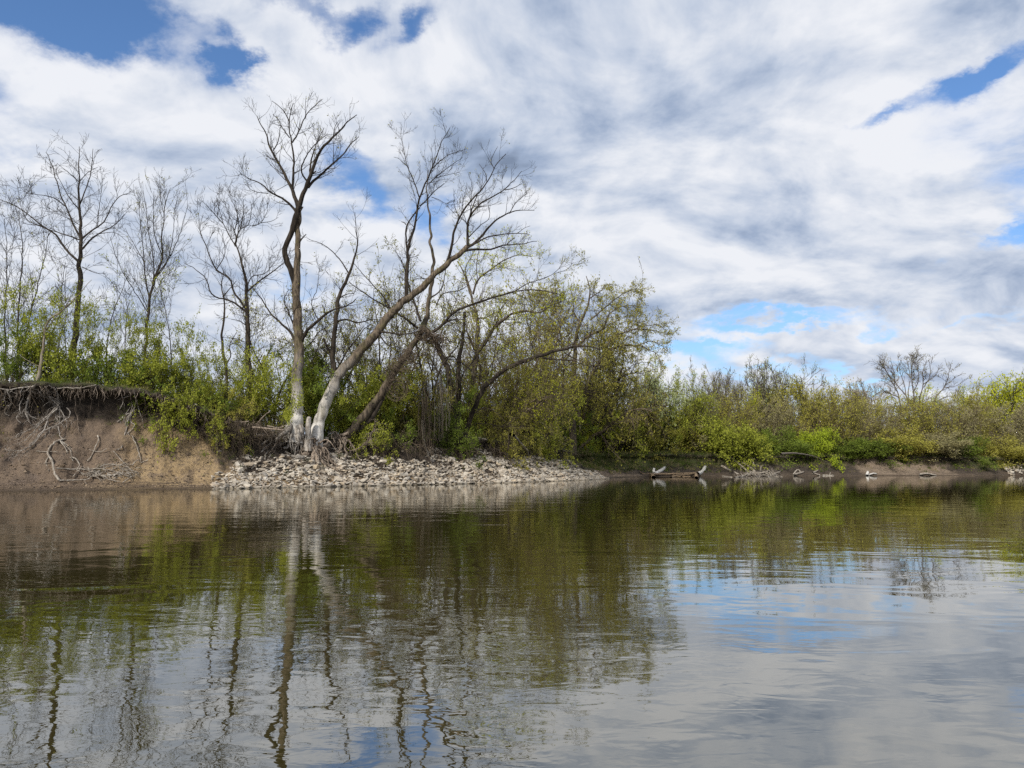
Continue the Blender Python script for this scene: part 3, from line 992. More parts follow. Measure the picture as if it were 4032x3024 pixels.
# ---- tree leaning the same way, grown over with brown vines
Cc = Tree(50.8)
Cc.limb(['c7', (1180, 700), (1250, 620), (1330, 560), (1440, 440), (1540, 300), (1650, 130), 'c5', (1740, 1400), (1850, 1220), (1950, 1060), (2080, 880), (2140, 790), 'c6', (500, 650), (540, 500), (550, 300), (575, 100), 'c4', (575, 1600), (545, 1400), (535, 1200), (510, 950), (500, 830), (520, 600)],
        0, r=[52, 48, 44, 40, 38, 36, 32, 26, 22, 19, 16, 14, 10, 6, 4], n=44, k=14, cls='t', dY=3.5)
Cc.limb(['c7', (1270, 690), (1420, 520), (1540, 420), (1630, 260), (1700, 120), 'c6', (200, 1180), (330, 1020), (440, 860)], 34, 24, n=16, cls='t', dY=1.2, k=12, Y=51.3)
Cc.limb(['c6', (400, 810), (290, 720), (160, 630), (0, 540), 'c5', (1480, 430), (1310, 300)], 15, 4, dY=-2)
Cc.limb(['c6', (430, 730), (380, 570), (330, 440), (290, 300), (240, 100), (180, 10)], 14, 4, dY=1.5)
Cc.limb(['c5', (1760, 600), (1680, 460), (1500, 260), (1360, 100)], 10, 3, dY=1)
Cc.limb(['c6', (560, 850), (700, 740), (800, 620), (900, 580), (1050, 530), (1160, 490), (1300, 460), (1450, 410), (1620, 390), (1800, 400), (1950, 440)], 18, 4, dY=-2)
Cc.limb(['c6', (1450, 410), (1600, 320), (1750, 270), (1900, 200), (2000, 60)], 7, 2)
Cc.limb(['c6', (700, 745), (800, 715), (905, 712)], 9, 3)
Cc.limb(['c6', (1900, 210), (2020, 170), (2095, 90)], 4, 2)
Cc.limb(['c6', (540, 480), (660, 380), (700, 200), (730, 60)], 9, 3)
Cc.limb(['c6', (560, 300), (430, 260), (330, 300)], 7, 3)
Cc.limb(['c6', (600, 560), (680, 430), (850, 400), (960, 330)], 7, 3)
finish(Cc, 'vine_covered_tree', 'leaning tree right of the two bleached trunks, its crown full of small leaves', 'tree', ('bark', 'twig', 'bark_dark'),
       lv=[(2.3, 8, 50, 1.2, .12, .5, .55, .14, .1, .009, .03), (3.4, 6, 46, .5, .2, .65, .5, .14, .1, .008, .013, 1.2), (3.2, 4, 42, .22, .25, .7, .3, .15, .2, .007, .009)],
       leaf=[('leaf_bud', 2, 7, .11, .07, .1), ('leaf_bud', 1, 3, .11, .08, .2)])

# ---- dark wet trunks in the middle
D = Tree(58.9)
D.limb(['c8', (520, 640), (515, 520), (505, 400), (490, 200), (480, 0), 'c6', (760, 1500), (745, 1300), (690, 1150), (610, 1010), (560, 870), (500, 800), (430, 830)], 0, r=[44, 36, 34, 32, 30, 28, 26, 22, 16], n=26, k=14, cls='t', dY=-1.5)
D.limb(['c8', (560, 640), (565, 400), (570, 200), (570, 0), 'c6', (845, 1400), (840, 1200), (870, 1060), (890, 950), (900, 850), (905, 740), (912, 630)], 0, r=[36, 32, 32, 30, 26, 20, 16, 17], n=24, k=12, cls='stub', dY=.4, Y=59.3)
D.limb(['c8', (640, 600), (690, 420), (740, 270), (830, 100), 'c6', (1110, 1460), (1240, 1340), (1330, 1270), (1420, 1210), (1560, 1160), (1700, 1120), (1850, 1070), (2000, 1030), 'c9', (550, 990), (720, 1035)], 0, r=[26, 26, 26, 24, 22, 17, 12, 5], n=28, k=12, dY=-3, Y=59.3)
D.limb(['c6', (1760, 1130), (1900, 1150), (2100, 1160), 'c9', (480, 1180), (620, 1230)], 11, 4)
D.limb(['c6', (700, 1130), (780, 1110), (830, 1160), (900, 1200), (990, 1280)], 9, 5)
D.limb(['c6', (650, 1060), (640, 980), (700, 900), (760, 980)], 10, 4)
D.limb(['c9', (330, 1070), (450, 1140), (560, 1180), (700, 1240)], 7, 2)
D.limb(['c8', (640, 590), (680, 470), (720, 380), (830, 290), (960, 330), (1060, 430)], 9, 2, dY=-1)
D.limb(['c8', (740, 460), (900, 470), (1080, 500), (1200, 480)], 5, 2, dY=-.5)
finish(D, 'dark_trunk_tree', 'dark twin trunks with one snapped top and a low limb reaching right', 'tree', ('bark_dark', 'twig_brown'),
       lv=[(2.2, 8, 52, 1.2, .12, .5, .1, .16, .25, .009, .025), (3.2, 6, 46, .5, .2, .65, .0, .16, .1, .008, .012, 1.0), (3.0, 4, 42, .22, .25, .7, 0, .15, .2, .007, .009)],
       leaf=[('leaf_bud', 2, 5, .11, .07, .2)])

# ---- upright tree behind them with mossy yellow limbs
E = Tree(62)
E.limb(['c8', (680, 500), (700, 150), (720, 0), 'c6', (1010, 1350), (1040, 1100), (1050, 900), (1050, 700), (1010, 550), (960, 380), (900, 200), (830, 80)], 0, r=[36, 30, 28, 27, 25, 21, 17, 12, 8, 5], n=26, k=12, cls='t', dY=2)
E.limb(['c6', (1060, 1060), (1150, 950), (1230, 800), (1330, 720), (1420, 650), (1540, 610), (1700, 650), (1780, 630), (1800, 570), (1880, 530), (1990, 520)], 22, 4, dY=-3, n=22)
E.limb(['c6', (1000, 440), (1060, 270), (1200, 170), (1330, 70), (1500, 10), (1640, 30)], 12, 3, dY=-1)
E.limb(['c6', (985, 420), (930, 250), (920, 150), (1000, 0), 'c4', (1000, 1480)], 9, 3)
E.limb(['c6', (1040, 700), (1150, 690), (1300, 600), (1360, 520)], 8, 3)
E.limb(['c6', (1220, 830), (1240, 700), (1340, 560)], 8, 3)
E.limb(['c6', (1220, 950), (1320, 1010), (1450, 1100)], 6, 3)
E.limb(['c6', (1040, 640), (900, 520), (800, 480)], 7, 3)
E.limb(['c6', (1050, 270), (1040, 120), (1075, -80)], 6, 3)
finish(E, 'mossy_tree', 'upright tree behind the dark trunks, limbs dusted with yellow green buds', 'tree', ('bark', 'twig'),
       lv=[(2.8, 8, 52, 1.5, .12, .5, .4, .15, .1, .010, .03), (3.2, 6, 46, .5, .2, .65, .3, .15, .1, .008, .012, 1.0), (3.0, 4, 42, .22, .25, .7, .2, .15, .2, .007, .009)],
       leaf=[('leaf_yellow', 2, 6, .12, .08, .1), ('leaf_yellow', 1, 4, .12, .10, .1)])

# ---- broad leafy tree right of centre
G = Tree(79)
G.limb(['c9', (430, 1800), (430, 1659), (440, 1400), (450, 1100), (480, 850), (500, 740), (590, 600), (620, 460), (620, 330), (575, 240)], 0, r=[34, 32, 28, 24, 20, 16, 12, 8, 4], n=24, k=12, cls='t', dY=1.5)
G.limb(['c9', (490, 1800), (500, 1659), (560, 1500), (640, 1280), (750, 1130), (900, 1000), (1100, 985), (1300, 1050), (1370, 1110)], 22, 3, dY=-3.5, n=22)
G.limb(['c9', (330, 1700), (330, 1300), (310, 1000), (300, 850), (250, 640), (200, 450)], 17, 3, dY=2, Y=79.5)
G.limb(['c9', (60, 1800), (90, 1659), (180, 1500), (240, 1340), (310, 1270), (420, 1180)], 16, 5, dY=-1, Y=76)
G.limb(['c9', (500, 740), (440, 640), (430, 500), (400, 360)], 9, 3)
G.limb(['c9', (480, 1000), (640, 860), (750, 830), (830, 650), (1000, 560), (1180, 575)], 15, 3, dY=-2)
G.limb(['c9', (800, 1010), (830, 930), (950, 870), (1100, 820), (1300, 830), (1470, 880)], 11, 2.5)
G.limb(['c9', (700, 860), (850, 760), (1000, 690)], 9, 3)
G.limb(['c9', (930, 880), (1150, 800), (1350, 770), (1430, 820)], 7, 2)
G.limb(['c9', (620, 720), (880, 500), (1040, 400), (1160, 420)], 10, 3)
G.limb(['c9', (620, 480), (760, 380), (770, 340), (870, 330)], 8, 3)
G.limb(['c9', (390, 1000), (380, 870), (300, 720)], 8, 3)
G.limb(['c9', (1150, 990), (1290, 950), (1420, 1010)], 6, 2)
G.limb(['c9', (560, 1500), (700, 1500), (820, 1400), (1000, 1390)], 9, 3)
G.limb(['c9', (520, 1540), (600, 1530), (700, 1580), (800, 1659)], 9, 3)
G.limb(['c9', (80, 1400), (150, 900), (210, 560), (170, 440)], 9, 3, Y=77)
finish(G, 'leafy_tree', 'broad tree right of centre with drooping right side and olive green young leaves', 'tree', ('bark', 'twig'),
       lv=[(2.6, 8, 55, 1.2, .14, .5, -.15, .15, .08, .012, .03), (3.4, 6, 46, .7, .2, .65, -.1, .15, .1, .010, .016, .8), (3.0, 4, 42, .3, .25, .7, -.1, .15, .2, .009, .012)],
       leaf=[('leaf_olive', 2, 8, .14, .12, .0), ('leaf_olive', 1, 8, .14, .14, .1)])

# ---- bare trees standing behind the cut bank
T1 = Tree(48)
T1.limb(['c2', (620, 560), (630, 400), (640, 250), 'c1', (672, 1659), (690, 1400), (692, 1180), (712, 1000), (695, 850), (687, 700), (690, 480), (685, 300), (690, 170)], 0, r=[34, 32, 30, 28, 25, 20, 15, 10, 6, 3], n=28, k=12, cls='b', dY=1)
for sp, a, b in [([(692, 1180), (620, 1120), (540, 1020), (490, 940), (380, 870), (280, 790), (160, 700), (50, 650), (0, 630)], 15, 3),
                 ([(710, 985), (600, 950), (450, 900), (330, 860), (200, 840)], 9, 2.5), ([(705, 975), (640, 850), (580, 700), (530, 600), (480, 420), (430, 270), (400, 220)], 12, 3),
                 ([(690, 720), (600, 610), (520, 460), (480, 380)], 7, 2), ([(690, 690), (740, 560), (790, 400), (810, 190)], 8, 2.5),
                 ([(715, 975), (800, 900), (900, 830), (980, 680), (1040, 600), (1110, 580)], 10, 3), ([(715, 1065), (790, 980), (860, 930), (1000, 850), (1090, 760)], 11, 3),
                 ([(570, 690), (450, 610), (240, 580)], 7, 2), ([(860, 930), (1000, 920), (1110, 1000)], 4, 2), ([(850, 870), (860, 740), (890, 510)], 5, 2),
                 ([(690, 480), (600, 400), (500, 320)], 5, 2), ([(380, 870), (220, 790), (150, 520)], 6, 2), ([(280, 590), (250, 460), (205, 465)], 4, 2),
                 ([(715, 1220), (830, 1270), (920, 1275)], 6, 2), ([(690, 480), (760, 400), (850, 350)], 5, 2)]:
    T1.limb(['c1'] + sp, a, b)
finish(T1, 'bare_tree', 'bare tree with a straight dark trunk and wide fan of limbs on the high bank', 'tree', ('bark_dark', 'twig'),
       lv=[(2.7, 7, 50, .95, .13, .5, .25, .12, .1, .010, .02), (3.4, 5, 44, .45, .18, .65, .3, .12, .15, .009, .013, .9), (3.0, 3, 40, .2, .22, .7, .3, .1, .2, .008, .010)])

T2 = Tree(47)
T2.limb(['c2', (1255, 520), (1268, 300), (1278, 100), 'c1', (1290, 1640), (1300, 1480), (1355, 1310), (1420, 1120), (1405, 900), (1440, 700), (1480, 540)], 0, r=[18, 17, 16, 14, 10, 7, 5, 2.5], n=22, k=8, cls='b', dY=1)
for sp, a, b in [([(1300, 1490), (1260, 1280), (1250, 1160), (1180, 1050), (1090, 880)], 8, 2), ([(1310, 1470), (1340, 1300), (1330, 1100), (1300, 950), (1270, 700), (1250, 580)], 8, 2),
                 ([(1360, 1290), (1480, 1130), (1560, 950), (1600, 800), (1640, 680)], 7, 2), ([(1262, 1250), (1240, 1000), (1220, 800), (1210, 640)], 6, 2),
                 ([(1410, 1120), (1340, 900), (1340, 560)], 6, 2), ([(1350, 1320), (1440, 1200), (1500, 1000), (1520, 700)], 6, 2), ([(1290, 1620), (1120, 1350), (1020, 1150), (960, 960)], 6, 2),
                 ([(1290, 1600), (1210, 1400), (1120, 1250)], 5, 2), ([(1430, 760), (1400, 640), (1400, 520)], 4, 2)]:
    T2.limb(['c1'] + sp, a, b)
finish(T2, 'slender_tree', 'slender young tree with upswept stems and a few buds, second from the cut bank end', 'tree', ('bark_dark', 'twig'),
       lv=[(3.0, 7, 36, .95, .13, .5, .7, .10, .1, .009, .016), (3.4, 5, 36, .45, .18, .65, .6, .12, .15, .008, .012, .9), (2.6, 3, 36, .2, .2, .7, .3, .1, .2, .007, .009)],
       leaf=[('leaf_bud', 2, 2.2, .085, .04, .4)])

T3 = Tree(48.5)
T3.limb(['c5', (245, 1560), (240, 1500), (225, 1250), (212, 1100), (208, 800), (205, 600), (205, 400), (170, 200), (110, 0), 'c3', (85, 1600), (60, 1400), (10, 1280)], 0, r=[32, 30, 28, 26, 24, 18, 14, 9, 5, 2.5], n=26, k=12, cls='b', dY=1)
for sp, a, b in [(['c5', (205, 620), (60, 420), (10, 250), 'c1', (1880, 1250), (1800, 1050), (1740, 900), (1730, 750)], 13, 2.5), (['c5', (215, 400), (330, 300), (480, 190), (600, 100), (680, 40)], 11, 3),
                 (['c5', (190, 630), (100, 560), (0, 500), 'c1', (1850, 1470), (1780, 1300), (1600, 1180)], 12, 2.5), (['c5', (215, 320), (260, 240), (400, 210), (520, 60)], 7, 2),
                 (['c3', (60, 1560), (120, 1400), (200, 1370), (240, 1150)], 7, 2), (['c3', (60, 1420), (90, 1300), (70, 1120)], 6, 2), (['c3', (120, 1400), (150, 1250), (150, 1110)], 6, 2),
                 (['c1', (2050, 1040), (2080, 850), (2050, 700), (2010, 640)], 7, 2), (['c1', (2050, 1040), (1950, 850), (1880, 600)], 7, 2), (['c1', (1940, 840), (1850, 740), (1760, 640)], 5, 2),
                 (['c3', (240, 1380), (330, 1340), (400, 1210)], 5, 2), (['c3', (330, 1345), (430, 1330), (500, 1290)], 4, 2), (['c5', (180, 770), (120, 730), (30, 710)], 6, 3),
                 (['c1', (1880, 1250), (1960, 1100), (1930, 900)], 6, 2)]:
    T3.limb(sp, a, b)
finish(T3, 'rounded_bare_tree', 'bare tree with a rounded dense crown just left of the tallest tree', 'tree', ('bark_dark', 'twig'),
       lv=[(2.9, 7, 42, 1.0, .13, .5, .6, .10, .1, .010, .02), (3.6, 5, 40, .5, .18, .65, .6, .12, .12, .009, .013, 1.0), (2.8, 3, 36, .2, .2, .7, .3, .1, .2, .008, .010)])

T4 = Tree(46)
T4.limb(['c2', (1975, 560), (1970, 420), (1940, 300), (1930, 150), (1955, 0), 'c1', (1950, 1500), (1930, 1400), (1950, 1250)], 0, r=[17, 16, 14, 12, 9, 6, 4], n=18, k=8, cls='b', dY=.4)
T4.limb(['c2', (1970, 410), (2010, 330), (2000, 240), (2060, 130)], 8, 3)
T4.limb(['c1', (1940, 1480), (2000, 1410), (2060, 1340)], 7, 2.5)
finish(T4, 'crooked_tree', 'thin crooked dark tree standing among the green bushes', 'tree', ('bark_dark', 'twig'),
       lv=[(1.8, 7, 50, .7, .12, .5, .1, .13, .3, .006, .016), (2.4, 5, 42, .35, .14, .65, .2, .12, .15, .0055, .010, .6)])

# group of bare saplings at the left end
for j, (sp, rr, lab) in enumerate([
    (['c2', (150, 520), (165, 200), 'c1', (160, 1659), (180, 1400), (190, 1000), (165, 740)], (14, 3), 'thin bare tree with a straight trunk nearest the left end of the bank'),
    (['c2', (180, 480), (215, 200), (260, 0), 'c1', (275, 1640), (340, 1340), (400, 1090), (430, 900)], (11, 2.5), 'thin bare tree tilting right beside the straight one'),
    (['c2', (60, 500), (45, 200), 'c1', (40, 1600), (60, 1300), (55, 950), (40, 800)], (10, 2.5), 'spindly bare tree cut by the picture edge above the bank'),
    (['c2', (440, 520), (420, 300), (470, 80), 'c1', (520, 1640), (540, 1380), (570, 1180)], (10, 2.5), 'short bare tree just left of the wide fan tree'),
    (['c2', (920, 520), (930, 250), (960, 60), 'c1', (990, 1600), (1050, 1450), (1110, 1300)], (9, 2.5), 'bushy young tree half way between the wide fan tree and the slender one'),
    (['c2', (1085, 520), (1090, 250), (1100, 20), 'c1', (1110, 1600), (1090, 1400)], (6, 2), 'straight sapling left of the slender tree'),
    (['c2', (1500, 560), (1490, 300), (1460, 50), 'c1', (1440, 1600), (1400, 1420), (1360, 1300)], (7, 2), 'leafing sapling right of the slender tree'),
    (['c2', (520, 520), (505, 250), (560, 60), 'c1', (590, 1600), (560, 1400), (580, 1250)], (7, 2), 'thin sapling touching the left side of the wide fan tree')]):
    X = Tree(44.5 + (j % 3) * 1.4)
    X.limb(sp, *rr, n=20, dY=.5)
    P_, R_ = X.l[0][0], X.l[0][1]
    c_, r_ = spawn(P_[None], R_[None], .9, 10, 34, 1.6, .15, .5, .8, .08, tmin=.2, rmin=.006, rmax=.05)
    for q in range(len(c_)): X.l.append((resample(c_[q], X.n), np.interp(np.linspace(0, 1, X.n), np.linspace(0, 1, 10), r_[q]), None, 'b'))
    finish(X, 'sapling', lab, 'tree', ('bark_dark', 'twig'), lv=[(2.8, 6, 44, .8, .14, .55, .25, .13, .1, .009, .014), (3.6, 4, 42, .35, .18, .7, .2, .13, .15, .008, .010)],
           leaf=[('leaf_fresh' if j in (4, 6) else 'leaf_bud', 1, (3.5 if j in (4, 6) else .5), .09, .06, .2)], group='thin trees on top of the cut bank')


# ------------------------------------------------------------------ shrubs and far trees: kinds, then placed copies
def plant_meshes(seed, stems, H, lean, rb, trop, levels, leafs, crook=.10, base_r=.15, side=None, hv=(.65, 1.05)):
    """returns wood mesh data, leaf mesh data for a plant of height about H standing on z = 0"""
    global rng
    keep = rng
    rng = np.random.default_rng(seed)
    m = 12
    C = stems
    a = rng.uniform(0, 2 * math.pi, C)
    tilt = np.radians(np.abs(rng.normal(0, lean, C)) + (lean * .35 if C > 1 else 0))
    d = np.stack([np.cos(a) * np.sin(tilt), np.sin(a) * np.sin(tilt), np.cos(tilt)], 1)
    if side: d = nrm(d + np.array(side))
    P_ = np.empty((C, m, 3))
    P_[:, 0] = np.stack([np.cos(a) * base_r * rng.random(C), np.sin(a) * base_r * rng.random(C), np.full(C, -.15)], 1)
    st = (H * rng.uniform(*hv, C) / (m - 1))[:, None]
    for j in range(1, m):
        d = nrm(d + np.array([0, 0, trop / m]) * (1 if trop > 0 else (j / m) * 2) + rng.normal(size=(C, 3)) * crook)
        P_[:, j] = P_[:, j - 1] + d * st
    R_ = rb * rng.uniform(.6, 1.1, C)[:, None] * (1 - .86 * np.linspace(0, 1, m)[None] ** .9)
    wood, leaf = MB(), MB()
    tubes(wood, P_, R_, 6 if rb > .05 else 4)
    cur = [(P_, R_)]; alls = [(P_, R_)]
    for L in levels:
        c_ = spawn(*cur[-1], *L[:8], tmin=L[8], rmin=L[9], rmax=L[10])
        cur.append(c_); alls.append(c_)
        tubes(wood, c_[0], c_[1], 4 if L[10] > .02 else 3)
    for lvl, dens, size, spread, tmin in leafs:
        leaves_on(leaf, alls[lvl][0], dens, size, spread, tmin)
    rng = keep
    return wood, leaf


KIND = {}


def kind(name, n, *a, **k):
    KIND[name] = []
    for i in range(n):
        w_, l_ = plant_meshes(hash(name) % 1000 * 0 + sum(map(ord, name)) * 7 + i * 13, *a, **k)
        V = np.concatenate(w_.v)
        Vl = np.concatenate(l_.v) if l_.v else V
        top = max(np.percentile(Vl[:, 2], 99.3), np.percentile(V[:, 2], 99))
        half = max(np.percentile(np.abs(np.concatenate([V, Vl])[:, 0]), 97), .3)
        KIND[name].append((w_.mesh('stems'), l_.mesh('leaves') if l_.v else None, float(top), float(half)))


#       name      n  stems H  lean rb   trop  levels(dens,m,ang,l0,lf,rf,trop,wob,tmin,rmin,rmax)         leaves(lvl,dens,size,spread,tmin)
kind('bush', 4, 20, 3.0, 30, .022, .3, [(3.2, 6, 45, .45, .18, .6, .2, .16, .15, .005, .014), (4.0, 4, 45, .22, .15, .7, .1, .16, .1, .004, .007)], [(2, 46, .075, .07, .1), (1, 30, .075, .07, .2)])
kind('low_bush', 3, 26, 1.6, 42, .014, .2, [(4.5, 5, 45, .30, .18, .6, .1, .18, .15, .004, .010), (4.5, 4, 45, .16, .15, .7, 0, .16, .1, .0035, .006)], [(2, 46, .07, .07, .1), (1, 26, .07, .07, .2)])
kind('droop_bush', 3, 24, 2.4, 48, .018, -2.6, [(3.6, 6, 40, .40, .18, .6, -.3, .16, .15, .004, .012), (4.5, 4, 45, .2, .15, .7, -.2, .16, .1, .0035, .006)], [(2, 42, .075, .07, .1), (1, 24, .075, .06, .3)])
kind('twig_bush', 3, 34, 3.0, 38, .018, -1.4, [(4.0, 6, 38, .55, .2, .6, -.1, .15, .12, .006, .012), (4.5, 4, 42, .26, .18, .7, -.1, .15, .1, .005, .007)], [(2, 12, .08, .05, .1), (1, 7, .08, .05, .3)])
kind('dead_brush', 3, 46, 1.5, 52, .012, -3.2, [(4.5, 6, 36, .4, .2, .6, -.5, .2, .1, .005, .009), (4, 4, 42, .2, .18, .7, -.3, .2, .1, .004, .006)], [(2, .5, .05, .05, .1)])
kind('saplings', 3, 8, 4.0, 24, .035, .4, [(2.6, 7, 46, .7, .18, .55, .3, .14, .25, .006, .018), (3.8, 5, 42, .3, .16, .7, .2, .14, .1, .005, .008)], [(2, 22, .08, .06, .1), (1, 10, .08, .06, .3)])
# far things: a pixel is 12 cm there
kind('far_willow', 4, 18, 6.6, 30, .10, .4, [(1.6, 8, 50, 1.5, .14, .5, .3, .14, .15, .018, .05), (2.2, 6, 46, .8, .16, .65, .2, .16, .1, .014, .02), (1.8, 4, 42, .42, .2, .7, .2, .15, .1, .012, .014)], [(3, 7, .17, .18, .0), (2, 6.0, .17, .20, .1)], crook=.10, hv=(.92, 1.0))
kind('far_round', 3, 7, 7.5, 26, .14, .5, [(2.0, 8, 52, 1.7, .16, .5, .4, .14, .22, .018, .06), (2.4, 6, 46, .8, .18, .65, .2, .16, .1, .014, .02), (2.0, 4, 42, .42, .2, .7, .2, .15, .1, .012, .014)], [(3, 9, .18, .2, .0), (2, 7.0, .18, .22, .1)], hv=(.93, 1.0))
kind('far_bare', 3, 6, 8.5, 24, .10, .55, [(2.2, 8, 42, 1.5, .14, .5, .6, .10, .22, .026, .045), (2.8, 6, 40, .95, .16, .65, .6, .12, .1, .024, .03), (2.6, 4, 38, .5, .2, .7, .4, .13, .1, .022, .026)], [(3, 3.2, .15, .14, .0), (2, 1.5, .15, .14, .0)], crook=.06, hv=(.9, 1.0))
kind('far_fan', 1, 12, 9.0, 30, .17, .6, [(1.6, 8, 38, 1.5, .12, .5, .7, .09, .35, .03, .07), (2.8, 6, 40, .8, .14, .65, .6, .12, .15, .024, .03), (2.8, 4, 38, .42, .2, .7, .4, .13, .1, .020, .024)], [(3, 4, .14, .14, .0), (2, 2, .14, .14, .0)], crook=.06, base_r=1.2, hv=(.9, 1.0))
kind('far_bush', 4, 34, 3.6, 42, .035, -.2, [(2.4, 6, 48, .8, .2, .6, .1, .16, .1, .012, .02), (2.4, 4, 45, .42, .2, .7, .05, .16, .1, .010, .012)], [(2, 22, .17, .18, .0), (1, 16, .17, .2, .1)], hv=(.8, 1.0))
kind('mid_tree', 4, 6, 8.5, 28, .12, .2, [(2.5, 8, 50, 1.5, .13, .5, .2, .14, .12, .012, .04), (2.6, 6, 46, .6, .2, .65, .2, .15, .1, .010, .014), (2.6, 4, 42, .26, .25, .7, 0, .15, .1, .009, .011)], [(3, 5, .11, .10, .0), (2, 3, .11, .12, .1)], hv=(.8, 1.0), crook=.17)

USED = set()


def place(kn, i, x, y, z, h, w_, wood, leaf, label, cat, name=None, group=None, rz=None, tilt=0):
    wm, lm, top, half = KIND[kn][i % len(KIND[kn])]
    e = empty(name or cat.replace(' ', '_'), (x, y, z), label, cat, group)
    e.rotation_euler = (tilt * .6, tilt, random.uniform(0, 6.28) if rz is None else rz)
    sz = h / top; sx = max((w_ / 2) / half, (.55 if kn in ('saplings',) else .65) * sz)
    e.scale = (sx, sx, sz)
    for nm, me, mt in (('stems', wm, wood), ('leaves', lm, leaf)):
        if me is None: continue
        if not me.materials: me.materials.append(M[mt])
        o = bpy.data.objects.new(nm, me)
        COL.objects.link(o)
        o.parent = e
        if nm == 'leaves': o['kind'] = 'stuff'
        o.material_slots[0].link = 'OBJECT'
        o.material_slots[0].material = M[mt]
    return e


def plant_px(kn, X, yb, yt, W, Y, wood, leaf, label, cat='shrub', name=None, i=None, rz=None, snap=True, tilt=0):
    """stand a plant where the picture shows it: centre X, foot yb, top yt, width W in 2212 px units"""
    if kn in ('far_round', 'far_willow'):
        yt -= 12 + random.uniform(-4, 8); W *= 1.12
    if kn in ('droop_bush', 'dead_brush'):
        Y, snap = y_at(X, 4.0 if X < 1300 else 5.2), False
    else:
        Y = max(Y, y_at(X, (6.4 if kn.startswith('far') else 4.8) + random.uniform(0, .8)))
        if kn == 'far_bush' and X > 1500: Y = y_at(X, random.uniform(3.6, 4.6))
    b = at('f', X, yb, Y); t_ = at('f', X, yt, Y)
    w_ = W * 1024 / 2212 / F * Y
    z = ground_z(b[0], Y) if snap else b[2]
    z = min(max(z, .1), t_[2] - .5)
    return place(kn, random.randrange(9) if i is None else i, b[0], Y, z, t_[2] - z, w_, wood, leaf, label, cat, name, None, rz, tilt)


random.seed(21)
